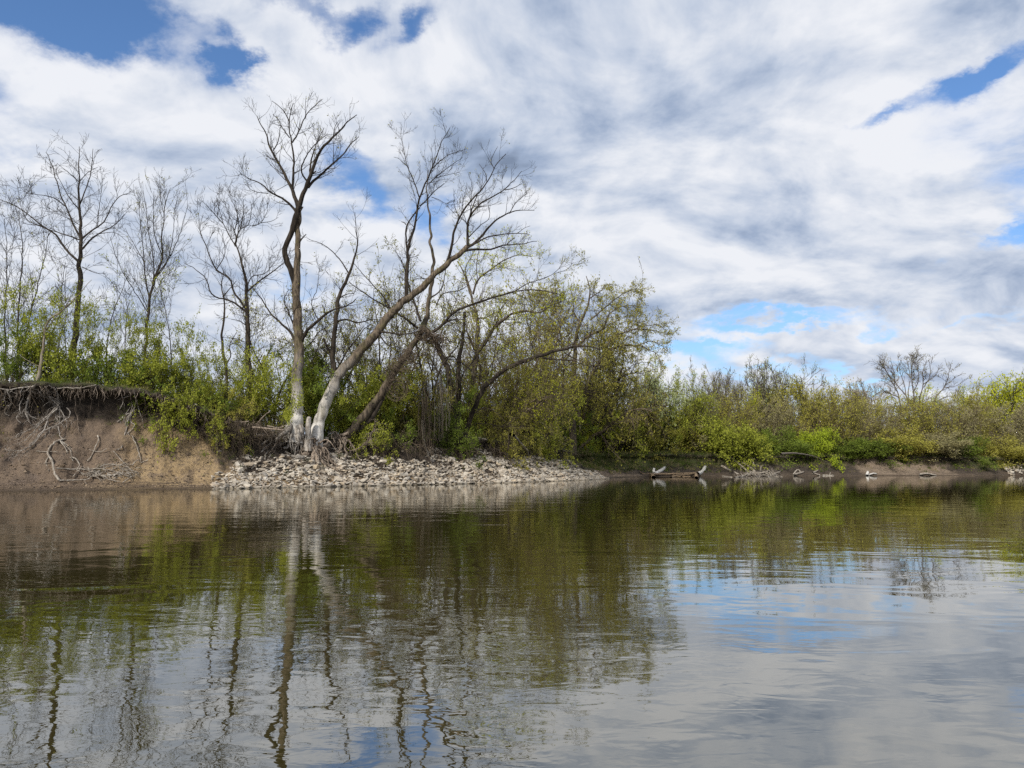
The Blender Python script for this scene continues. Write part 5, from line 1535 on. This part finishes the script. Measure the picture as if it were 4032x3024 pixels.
# large bare tree spreading like a fan on the far bank
FT = Tree(117)
FT.limb(['cb', (1062, 900), (1060, 820), (1060, 700), (1040, 560), (1030, 450), (1050, 320)], 9, 2.5, n=16, cls='b', dY=2)
for sp, a, b in [([(1105, 840), (1110, 800), (1120, 700), (1160, 570), (1150, 460), (1190, 320)], 8, 2.5), ([(1020, 840), (1010, 790), (980, 690), (900, 600), (870, 540), (790, 470), (740, 350)], 8, 2.5),
                 ([(925, 840), (915, 780), (905, 700), (880, 620), (820, 530), (780, 440), (700, 330)], 7, 2.5), ([(905, 710), (850, 680), (760, 650), (700, 590)], 5, 2), ([(1250, 830), (1262, 790), (1290, 700), (1380, 600), (1420, 480), (1440, 370)], 7, 2.5),
                 ([(1280, 750), (1400, 700), (1520, 680)], 5, 2), ([(1118, 780), (1200, 720), (1300, 690)], 5, 2), ([(975, 680), (960, 570), (910, 420), (930, 320)], 5, 2), ([(1060, 640), (1110, 520), (1100, 400), (1075, 330)], 5, 2),
                 ([(1155, 570), (1290, 470), (1320, 390)], 5, 2), ([(1380, 600), (1480, 590), (1550, 560)], 4, 2), ([(1010, 760), (1000, 640), (1020, 500), (990, 320)], 5, 2), ([(1160, 600), (1230, 480), (1220, 330)], 4, 2), ([(860, 600), (850, 450), (820, 330)], 4, 2)]:
    FT.limb(['cb'] + sp, a, b, n=14)
FT.n = 14
finish(FT, 'fan_shaped_tree', 'large bare tree spreading like a fan above the far bank', 'tree', ('twig_far', 'twig_far'), big=99,
       lv=[(1.1, 7, 42, 1.3, .10, .5, .6, .10, .3, .024, .04), (2.8, 5, 42, .8, .2, .65, .5, .12, .15, .022, .028, 1.0), (3.2, 4, 42, .45, .25, .7, .3, .12, .1, .020, .024)],
       leaf=[('leaf_grey', 2, 3.5, .14, .12, .1), ('leaf_grey', 1, 1.2, .14, .12, .1)])

# fringe of fine roots hanging under the lip
fr_ = MB(); P1, R1 = [], []
for _ in range(420):
    X_ = random.uniform(0, 560); 
    y_ = np.interp(X_, [0, 100, 300, 350, 420, 480, 560], [845, 838, 834, 850, 880, 900, 915]) + random.gauss(4, 5)
    p = on_bank('f', X_, y_, off=.10)
    L_ = random.lognormvariate(-1.1, .5); d = np.array([random.gauss(0, .35), random.gauss(-.2, .2), -.5]); pts = [p]
    for i in range(6):
        d = nrm(d + np.array([0, 0, -.25]) + rng.normal(size=3) * .25); pts.append(pts[-1] + d * L_ / 6)
    P1.append(np.array(pts)); R1.append(np.linspace(.012, .004, 7) * random.uniform(.6, 1.6))
tubes(fr_, np.array(P1), np.array(R1), 4)
tag(fr_.build('root_fringe', M['root']), 'fringe of fine roots hanging under the lip of the cut bank', 'roots', kind='stuff')

# small tree at the left end with its roots washed bare
W_ = Tree(40.9)
W_.limb(['c2', (300, 650), (322, 590), (345, 450), (372, 300), (390, 100), (425, 0), 'c1', (560, 1600), (660, 1480), (800, 1330)], 0, r=[24, 20, 17, 14, 12, 10, 8, 5, 2], n=22, cls='t', dY=1.0)
W_.limb(['c2', (385, 130), (440, 60), (480, 0), 'c1', (600, 1540)], 7, 3)
W_.limb(['c2', (350, 430), (250, 380), (160, 320)], 4, 2)
ws = finish(W_, 'washed_out_tree', 'small leaning tree on the high lip with its tangle of roots washed bare', 'tree', ('twig_pale', 'twig'), rootball=True,
            lv=[(2.4, 7, 50, .8, .12, .5, .3, .12, .35, .006, .014), (3.2, 4, 42, .35, .16, .7, .2, .12, .15, .005, .008)], leaf=[('leaf_fresh', 1, 2.5, .08, .05, .2)])
root_set(ws, np.array(ws.location), [
    (['ce', (430, 370), (410, 430), (460, 470), (540, 510), (640, 550), (700, 600), (720, 650)], 8, 6),
    (['ce', (700, 650), (640, 700), (580, 760), (500, 830), (420, 900), (300, 950), (220, 980), (170, 1030)], 6, 1.5),
    (['ce', (710, 660), (620, 760), (570, 860), (540, 940), (480, 1020), (420, 1090), (330, 1160), (240, 1180), (100, 1180), (60, 1150)], 6, 1.5),
    (['ce', (690, 680), (560, 800), (470, 880), (370, 1000), (300, 1060), (160, 1110)], 5, 1.5),
    (['ce', (830, 650), (872, 700), (860, 760), (780, 820), (700, 870), (600, 910), (520, 950), (430, 1060), (380, 1120), (260, 1190), (160, 1270)], 4, 1.5),
    (['ce', (380, 480), (335, 600), (320, 700), (340, 780), (385, 850)], 9, 3), (['ce', (330, 700), (380, 750), (440, 780), (500, 795)], 5, 2),
    (['ce', (740, 640), (790, 740), (830, 820), (820, 915)], 4, 2), (['ce', (720, 880), (740, 960), (750, 1010), (800, 1045)], 4, 2),
    (['ce', (60, 420), (120, 500), (130, 560), (150, 600), (80, 640), (60, 710), (120, 750)], 4, 2), (['ce', (280, 540), (240, 640), (250, 720), (200, 770), (260, 840)], 4, 2),
    (['ce', (570, 380), (590, 480), (640, 540), (700, 590)], 5, 3), (['ce', (600, 370), (680, 420), (720, 500), (730, 620)], 5, 3), (['ce', (0, 410), (120, 425), (260, 400), (400, 390)], 5, 4),
    (['ce', (250, 320), (320, 380), (420, 440)], 5, 4), (['ce', (440, 370), (360, 410), (300, 460), (280, 540)], 7, 4), (['ce', (0, 480), (60, 520), (20, 610)], 4, 2),
    (['ce', (200, 430), (210, 500), (235, 530)], 7, 4), (['ce', (720, 640), (690, 760), (740, 830), (700, 900)], 4, 2), (['ce', (730, 620), (745, 760), (740, 850)], 3, 1.5),
    (['ce', (550, 400), (560, 480), (620, 570), (690, 620)], 4, 3), (['ce', (520, 380), (540, 470), (600, 520), (660, 600)], 3, 2)],
    'root_grey', off0=.30, off1=.16, fine=(6, .5), fine_mat='root_grey')


def sticks(name, label, cat, specs, mat, fine=None, off=.08, part='branch', mats=None):
    Ps = [(trace(s_, off, off * .6), a, b) for s_, a, b in specs]
    base = Ps[0][0][0].copy()
    if len(specs) == 1 and not fine:
        m_ = MB(); P_, a, b = Ps[0]
        tubes(m_, P_, rw(P_, a, b), 7, None, cap=True)
        return tag(m_.build(name, M[mat], origin=base), label, cat)
    e = empty(name, base, label, cat)
    for i_, (P_, a, b) in enumerate(Ps):
        m_ = MB(); tubes(m_, P_, rw(P_, a, b), 7 if a > 5 else 5, None, cap=True)
        m_.build(part, M[mats[i_] if mats else mat], e, origin=base)
    if fine:
        A_ = np.array([resample(p[0], 12) for p in Ps]); B_ = np.array([np.interp(np.linspace(0, 1, 12), np.linspace(0, 1, len(p[0])), rw(p[0], p[1], p[2])) for p in Ps])
        c_ = spawn(A_, B_, fine[0], 7, 50, fine[1], .08, .5, fine[2], .2, tmin=.2, rmin=.005, rmax=.02)
        c2 = spawn(c_[0], c_[1], 3, 4, 45, fine[1] * .5, .1, .6, fine[2], .2, tmin=.2, rmin=.004, rmax=.010)
        m_ = MB(); tubes(m_, *c_, 4); tubes(m_, *c2, 3)
        tag(m_.build('fine_twigs', M[mat], e, origin=base), kind='stuff')
    return e


sticks('hanging_roots', 'bundle of pale roots hanging down the middle of the clay face', 'roots', [
    (['ce', (1670, 395), (1650, 480), (1640, 560), (1650, 620), (1620, 700), (1560, 860)], 4, 2),
    (['ce', (1680, 395), (1690, 520), (1680, 640), (1640, 700), (1600, 780), (1580, 880), (1550, 980), (1530, 1080), (1520, 1140), (1470, 1170)], 5, 3),
    (['ce', (1665, 440), (1692, 560), (1670, 640), (1620, 780), (1640, 840), (1680, 860), (1640, 920), (1570, 980)], 4, 2),
    (['ce', (1640, 500), (1550, 520), (1530, 580), (1490, 665)], 4, 2.5), (['ce', (1550, 520), (1460, 552)], 3, 1.5), (['ce', (1600, 720), (1540, 760), (1460, 825)], 6, 4),
    (['ce', (1640, 690), (1580, 780), (1555, 870)], 5, 3), (['ce', (1620, 640), (1560, 740), (1545, 830)], 3, 2)], 'root_grey', fine=(2.5, .3, -1), part='root')
sticks('hanging_root', 'single thin root curving down right of the hanging bundle', 'root', [(['ce', (1745, 410), (1700, 490), (1702, 560), (1730, 680), (1770, 800), (1780, 880), (1812, 896)], 3.5, 2)], 'root_grey')
sticks('hanging_root', 'long straight root hanging from the lip left of the bundle', 'root', [(['ce', (940, 430), (945, 500), (935, 680), (960, 760), (970, 870), (985, 980)], 2.5, 1.5)], 'root')
sticks('hanging_root', 'short root hanging midway between the long root and the bundle', 'root', [(['ce', (1230, 370), (1236, 480), (1225, 580), (1224, 655)], 2.2, 1.3)], 'root')
sticks('bare_pole', 'pale bare pole lying level under the grassy lip', 'branch', [(['ce', (715, 410), (775, 408), (785, 398), (900, 405), (1010, 402), (1110, 385), (1195, 362)], 4, 3)], 'driftwood', off=.3)
sticks('leaning_stick', 'pale stick leaning on the lower clay face', 'stick', [(['ce', (1213, 995), (1225, 1045), (1180, 1150), (1140, 1240), (1085, 1312)], 5, 3)], 'driftwood')
sticks('forked_stick', 'pale forked stick on the clay right of the leaning stick', 'stick', [(['ce', (1640, 990), (1690, 1100), (1730, 1220), (1752, 1305)], 5, 3), (['ce', (1700, 1112), (1755, 1182)], 3, 2), (['ce', (1728, 1225), (1700, 1270)], 3, 2)], 'driftwood')
sticks('bowed_branch', 'thick bowed branch arching from the clay down to the mud', 'branch', [
    (['ce', (815, 1040), (740, 1055), (680, 1080), (620, 1140), (600, 1220), (640, 1300), (670, 1430), (700, 1500), (745, 1555)], 7, 9), (['ce', (750, 1060), (820, 1160), (850, 1240), (910, 1312)], 5, 2.5),
    (['ce', (770, 1070), (860, 1160), (890, 1230), (885, 1282)], 4, 2.5), (['ce', (460, 1332), (560, 1340), (645, 1320)], 4, 3), (['ce', (600, 1270), (575, 1350), (606, 1435)], 5, 3),
    (['ce', (790, 1075), (850, 1120), (950, 1210)], 3, 1.5), (['ce', (450, 1190), (560, 1195), (680, 1195), (740, 1200)], 3, 2)], 'driftwood', fine=(1.5, .25, -.4))
sticks('curved_stick', 'short curved stick right of the bowed branch', 'stick', [(['ce', (890, 1262), (960, 1300), (985, 1360), (960, 1430), (905, 1515)], 5, 3)], 'driftwood')
hp = [(['ce', (700, 1400), (900, 1412), (1100, 1415), (1300, 1415), (1500, 1462)], 5, 4), (['ce', (1240, 1382), (1340, 1352), (1480, 1360), (1545, 1330)], 5, 3),
      (['ce', (740, 1557), (900, 1550), (1090, 1540), (1125, 1500)], 6, 4), (['ce', (1190, 1470), (1300, 1500), (1350, 1540), (1440, 1560)], 5, 3),
      (['ce', (1110, 1505), (1250, 1490), (1400, 1480), (1500, 1440)], 4, 3), (['ce', (1410, 1190), (1470, 1260), (1540, 1340), (1620, 1420)], 4, 2),
      (['ce', (1330, 1160), (1250, 1195), (1160, 1185), (1110, 1165)], 3, 2), (['ce', (1730, 1300), (1760, 1330), (1840, 1300)], 4, 3)]
for _ in range(52):
    x, y = random.gauss(1420, 190), random.gauss(1450, 55)
    a = random.gauss(0, .5); L_ = random.uniform(90, 280)
    bx, by = random.gauss(0, 20), random.gauss(0, 22)
    if 880 < x < 1790 and 1290 < y < 1555:
        hp.append((['ce', (x - L_ * math.cos(a) / 2, y - L_ * math.sin(a) / 2), (x + bx, y + by), (x + L_ * math.cos(a) / 2, min(y + L_ * math.sin(a) / 2, 1570))], random.uniform(2.2, 4.5), 1.6))
sticks('branch_pile', 'heap of pale drifted branches on the mud at the foot of the clay', 'branch pile', hp, 'driftwood', fine=(1.2, .3, 0), off=.16)

# driftwood and snags of the far bank
sticks('forked_driftwood', 'bleached fallen log with two white forked ends at the water', 'driftwood', [
    (['cc', (440, 742), (600, 738), (800, 733), (990, 722)], 8, 7), (['cc', (500, 742), (480, 712), (484, 680)], 11, 9), (['cc', (490, 735), (550, 705), (600, 668)], 14, 12),
    (['cc', (960, 735), (1010, 712), (1042, 660)], 15, 13), (['cc', (945, 778), (942, 742)], 12, 12), (['cc', (480, 775), (465, 750)], 15, 14), (['cc', (330, 712), (380, 735), (450, 733)], 4, 4)], 'driftwood_white', off=.35,
       mats=['driftwood_tan', 'driftwood_white', 'driftwood_white', 'driftwood_white', 'driftwood_tan', 'driftwood_tan', 'driftwood_tan'])
sticks('fallen_branch', 'tan branch lying in the water before the white forked log', 'branch', [(['cc', (670, 772), (760, 752), (860, 742), (1000, 712)], 8, 5), (['cc', (690, 760), (800, 768), (880, 765)], 6, 4)], 'driftwood_tan', fine=(1, .5, 0), off=.5)
dt = [(['cc', (1290, 530), (1360, 590), (1440, 650), (1500, 705), (1560, 720)], 9, 6), (['cc', (1330, 515), (1420, 600), (1500, 640), (1590, 712)], 8, 5),
      (['cc', (1220, 650), (1300, 690), (1380, 730), (1440, 755), (1560, 742), (1700, 716), (1800, 750)], 9, 5), (['cc', (1540, 662), (1568, 620), (1550, 582), (1580, 562)], 6, 2.5),
      (['cc', (1640, 705), (1652, 655), (1682, 640)], 5, 2), (['cc', (1230, 762), (1330, 772)], 6, 5), (['cc', (1480, 640), (1485, 600)], 4, 2), (['cc', (1430, 680), (1428, 640)], 4, 2)]
for _ in range(26):
    x, y = random.uniform(1440, 1830), random.uniform(705, 762)
    L_ = random.uniform(60, 160); a = random.gauss(0, .35)
    dt.append((['cc', (x - L_ / 2, y - L_ * a / 2), (x, y + random.gauss(0, 8)), (x + L_ / 2, min(y + L_ * a / 2, 768))], random.uniform(3, 5), 2))
sticks('driftwood_tangle', 'tangle of grey drifted branches beached on the far bank', 'driftwood', dt, 'driftwood', fine=(1.0, .6, .2), off=.3)
sticks('driftwood_snag', 'small curled snag right of the driftwood tangle', 'driftwood', [(['cc', (2000, 745), (2030, 700), (2060, 690), (2080, 722)], 6, 4), (['cc', (2010, 740), (2060, 730), (2115, 712)], 9, 6)], 'driftwood', off=.35, fine=(1, .4, .3))
sticks('driftwood_snag', 'low pale snag lying in the water left of the clay ledge', 'driftwood', [(['cd', (0, 695), (30, 682), (58, 668)], 7, 4), (['cd', (20, 700), (50, 712), (80, 722)], 5, 4), (['cd', (100, 724), (220, 724)], 6, 4), (['cd', (180, 722), (183, 690)], 4, 2)], 'driftwood', off=.35)
sticks('white_stub', 'short white stub standing in the water before the clay ledge', 'driftwood', [(['cd', (568, 725), (576, 688)], 11, 9), (['cd', (590, 715), (640, 700), (670, 708)], 6, 4)], 'driftwood_white', off=.4)
sticks('fallen_log', 'pale log lying at the waterline of the far bank', 'log', [(['cd', (1115, 712), (1190, 703), (1290, 720)], 7, 5)], 'driftwood', off=.3)
sticks('fallen_log', 'long pale log lying level along the top of the far bank', 'log', [(['cc', (1865, 517), (1990, 508), (2110, 520), (2212, 540), 'cd', (70, 545), (150, 592)], 5, 3)], 'root', off=.5)
sticks('fallen_stick', 'pale stick slanting down the dark far half of the near bank', 'stick', [(['c8', (1170, 590), (1230, 660), (1320, 760), (1340, 850), (1385, 935)], 9, 5), (['c8', (1340, 770), (1430, 850)], 5, 3)], 'driftwood')
sticks('curved_root', 'curved pale root standing out of the rocks left of the slanting stick', 'root', [(['c8', (1130, 580), (1115, 680), (1105, 760), (1060, 800), (1000, 802)], 8, 6)], 'root')
sticks('fallen_stick', 'thin pale stick leaning on the rocks below the hanging vines', 'stick', [(['c8', (180, 420), (190, 640), (220, 760), (285, 915)], 6, 7)], 'driftwood', off=.25)
sticks('fallen_stick', 'short stick lying on the dark bank left of the twin trunk roots', 'stick', [(['c7', (1880, 695), (1960, 665), (2020, 620)], 7, 5)], 'driftwood')
sticks('fallen_branch', 'bare branches lying on the grassy step left of the bleached trunks', 'branch', [(['c7', (0, 400), (60, 445), (220, 440)], 6, 5), (['c7', (260, 505), (440, 520), (600, 535)], 8, 6), (['c7', (270, 600), (400, 590), (500, 610)], 8, 5), (['c7', (420, 490), (540, 510), (630, 480)], 5, 3), (['c7', (320, 450), (400, 370), (450, 330)], 5, 4)], 'root', fine=(1.4, .4, 0), off=.25)

# ------------------------------------------------------------------ vines
random.seed(9)


def vine(crop, x, y0, y1, Y, wid, r, loops=1.0):
    n = 16
    xs = x + np.cumsum(rng.normal(0, wid, n)); ys = np.linspace(y0, y1, n) + rng.normal(0, (y1 - y0) * .012, n)
    P_ = np.array([at(crop, a, b, Y + c) for a, b, c in zip(xs, ys, np.cumsum(rng.normal(0, .05, n)))])
    P_ = resample(P_, 26)
    return P_, np.full(26, r * .3617 * Y / PX)


def vine_thing(label, strands, mat='twig_brown'):
    base = strands[0][0][0].copy()
    e = empty('hanging_vines', base, label, 'vines')
    for P_, R_ in strands:
        m_ = MB(); tubes(m_, P_, R_, 4); m_.build('vine', M[mat], e, origin=base)
    A_ = np.array([resample(p, 16) for p, r in strands]); B_ = np.array([r[:16] for p, r in strands])
    c_ = spawn(A_, B_, 2.2, 6, 50, .35, .02, .7, -.8, .3, tmin=.05, rmin=.006, rmax=.012)
    m_ = MB(); tubes(m_, *c_, 3)
    tag(m_.build('fine_twigs', M[mat], e, origin=base), kind='stuff')


Yv = 55.6
vine_thing('curtain of pale vines hanging left of the dark twin trunks', [vine('c8', random.gauss(380, 45), random.uniform(-180, 100), random.uniform(380, 640), Yv + random.uniform(-.6, .6), 5, random.uniform(1.6, 3.0)) for _ in range(26)], 'twig_pale')
vine_thing('matted brown vines hanging to the ground between the vine covered tree and the twin trunks', [vine('c8', random.gauss(215, 45), random.uniform(-120, 250), random.uniform(560, 850), Yv - 1 + random.uniform(-.6, .6), 7, random.uniform(1.6, 3.2)) for _ in range(34)], 'twig_brown')
vine_thing('thin dark vines trailing down in front of the dark twin trunks', [vine('c8', random.gauss(580, 50), random.uniform(-250, 60), random.uniform(260, 560), 58.2 + random.uniform(-.4, .4), 5, random.uniform(1.2, 2.2)) for _ in range(12)], 'twig_brown')


def nest(label, blobs_, Y, mat, nst, r):
    out = []
    for cx, cyy, sx, sy in blobs_:
        for _ in range(nst):
            n = 10
            a0 = random.uniform(0, 6.28); rr = abs(random.gauss(.6, .3)); da = random.choice((-1, 1)) * random.uniform(.15, .5)
            pts = [at('c5', cx + sx * rr * math.cos(a0 + da * i) + random.gauss(0, sx * .06), cyy + sy * rr * math.sin(a0 + da * i) + i * sy * .06, Y + random.uniform(-.5, .5) * .4 + .4 * math.sin(a0 * 3 + i * da)) for i in range(n)]
            P_ = resample(np.array(pts), 18)
            out.append((P_, np.full(18, random.uniform(.6, 1) * r * .3617 * Y / PX)))
    base = out[0][0][0].copy()
    m_ = MB(); tubes(m_, np.array([o[0] for o in out]), np.array([o[1] for o in out]), 4)
    e = empty('vine_mass', base, label, 'vines')
    tag(m_.build('vines', M[mat], e, origin=base), kind='stuff')


nest('thick mass of brown vines in the crotch of the vine covered tree', [(2110, 850, 90, 80), (2200, 900, 100, 70), (2290, 930, 60, 90)], 51.6, 'twig_brown', 60, 2.6)
nest('brown vines wrapped round the leaning trunks below their crotch', [(1900, 1180, 150, 90), (1790, 1280, 110, 110), (1960, 1080, 80, 80), (1830, 1430, 120, 120)], 51.0, 'twig_brown', 46, 2.2)
nest('dark bunch of vines on the shrubs between the two bleached trunks', [(1010, 1200, 90, 80), (930, 1080, 70, 60)], 50.8, 'twig_brown', 50, 2.2)

# ------------------------------------------------------------------ grass, clods
gb = MB(); gd = MB()
RW = rows; SO, GR = np.array(soil), np.array(grass)
cand = []
for i in range(2, nS - 2):
    if stations[i] < S_A - 2 or stations[i] > s_near(74, 100): continue
    for j in range(8, NP + 3):
        g_ = GR[i, j]; p = RW[i, j]
        if p[2] < .35: continue
        k_ = noise.noise(Vector((p[0] * .9, p[1] * .9, p[2] * .9)))
        far_ = p[1] > 80
        pr = max(0, g_ - .12 + k_ * .5) * (.8 if not far_ else 1.6)
        if random.random() < pr: cand.append((p, far_))
for p, far_ in cand:
    n = random.randint(6, 12)
    hh = (random.uniform(.10, .30)) * (1.3 if far_ else 1)
    c0 = p + rng.normal(size=(n, 3)) * np.array([.10, .10, .02])
    tip = c0 + np.concatenate([rng.normal(size=(n, 2)) * .10, rng.uniform(.5, 1.2, (n, 1)) * hh], 1)
    wv = rng.normal(size=(n, 3)) * np.array([1, 1, 0]); wv = nrm(wv) * (.012 if not far_ else .03)
    V = np.stack([c0 - wv, c0 + wv, tip], 1).reshape(-1, 3)
    (gb if random.random() < .55 else gd).add(V, None, np.arange(n * 3).reshape(n, 3), np.repeat(rng.random(n), 3))
M['grass_green'] = leaf_mat('grass_green', (.05, .085, .015), (.16, .20, .045))
M['grass_dry'] = leaf_mat('grass_dry', (.20, .17, .08), (.36, .31, .16))
tag(gb.build('grass', M['grass_green']), 'green grass growing on the lip and slopes of the bank', 'grass', kind='stuff')
tag(gd.build('grass', M['grass_dry']), 'dry straw coloured grass mixed into the green on the bank', 'grass', kind='stuff')
mcl, t = new_mat('clod')
g = t.n('ShaderNodeNewGeometry').outputs['Position']
c = t.ramp(attr(t, 'tint'), [(0, (.05, .038, .03)), (.4, (.12, .09, .065)), (.75, (.22, .16, .105)), (1, (.30, .23, .16))])
bsdf_out(t, c, .95, t.noise(g, 20, 4, .6), .5, .02)
cb_ = MB()
for _ in range(5200):
    s_ = random.uniform(S_A, s_near(-15.5, 41.5)) if random.random() < .62 else random.uniform(s_near(-14, 42), s_near(60, 99))
    x, y = frame_on_slope(s_, random.uniform(.4, 3.6) if s_ < S0 else random.uniform(2.5, 4.6))
    z = ground_z(x, y)
    if z < .08 or z > 4.6: continue
    V, T = random.choice(ROCKS)
    sz = random.lognormvariate(-2.8, .55) * (1.6 if s_ > S1 else 1)
    cb_.add((V * sz) @ np.array(rock_xf()).T + np.array([x, y, z + sz * .1]), None, T, np.full(len(V), random.random()))
tag(cb_.build('clods', mcl, smooth=False), 'crumbled clods of earth strewn over the bank face', 'clods', kind='stuff')
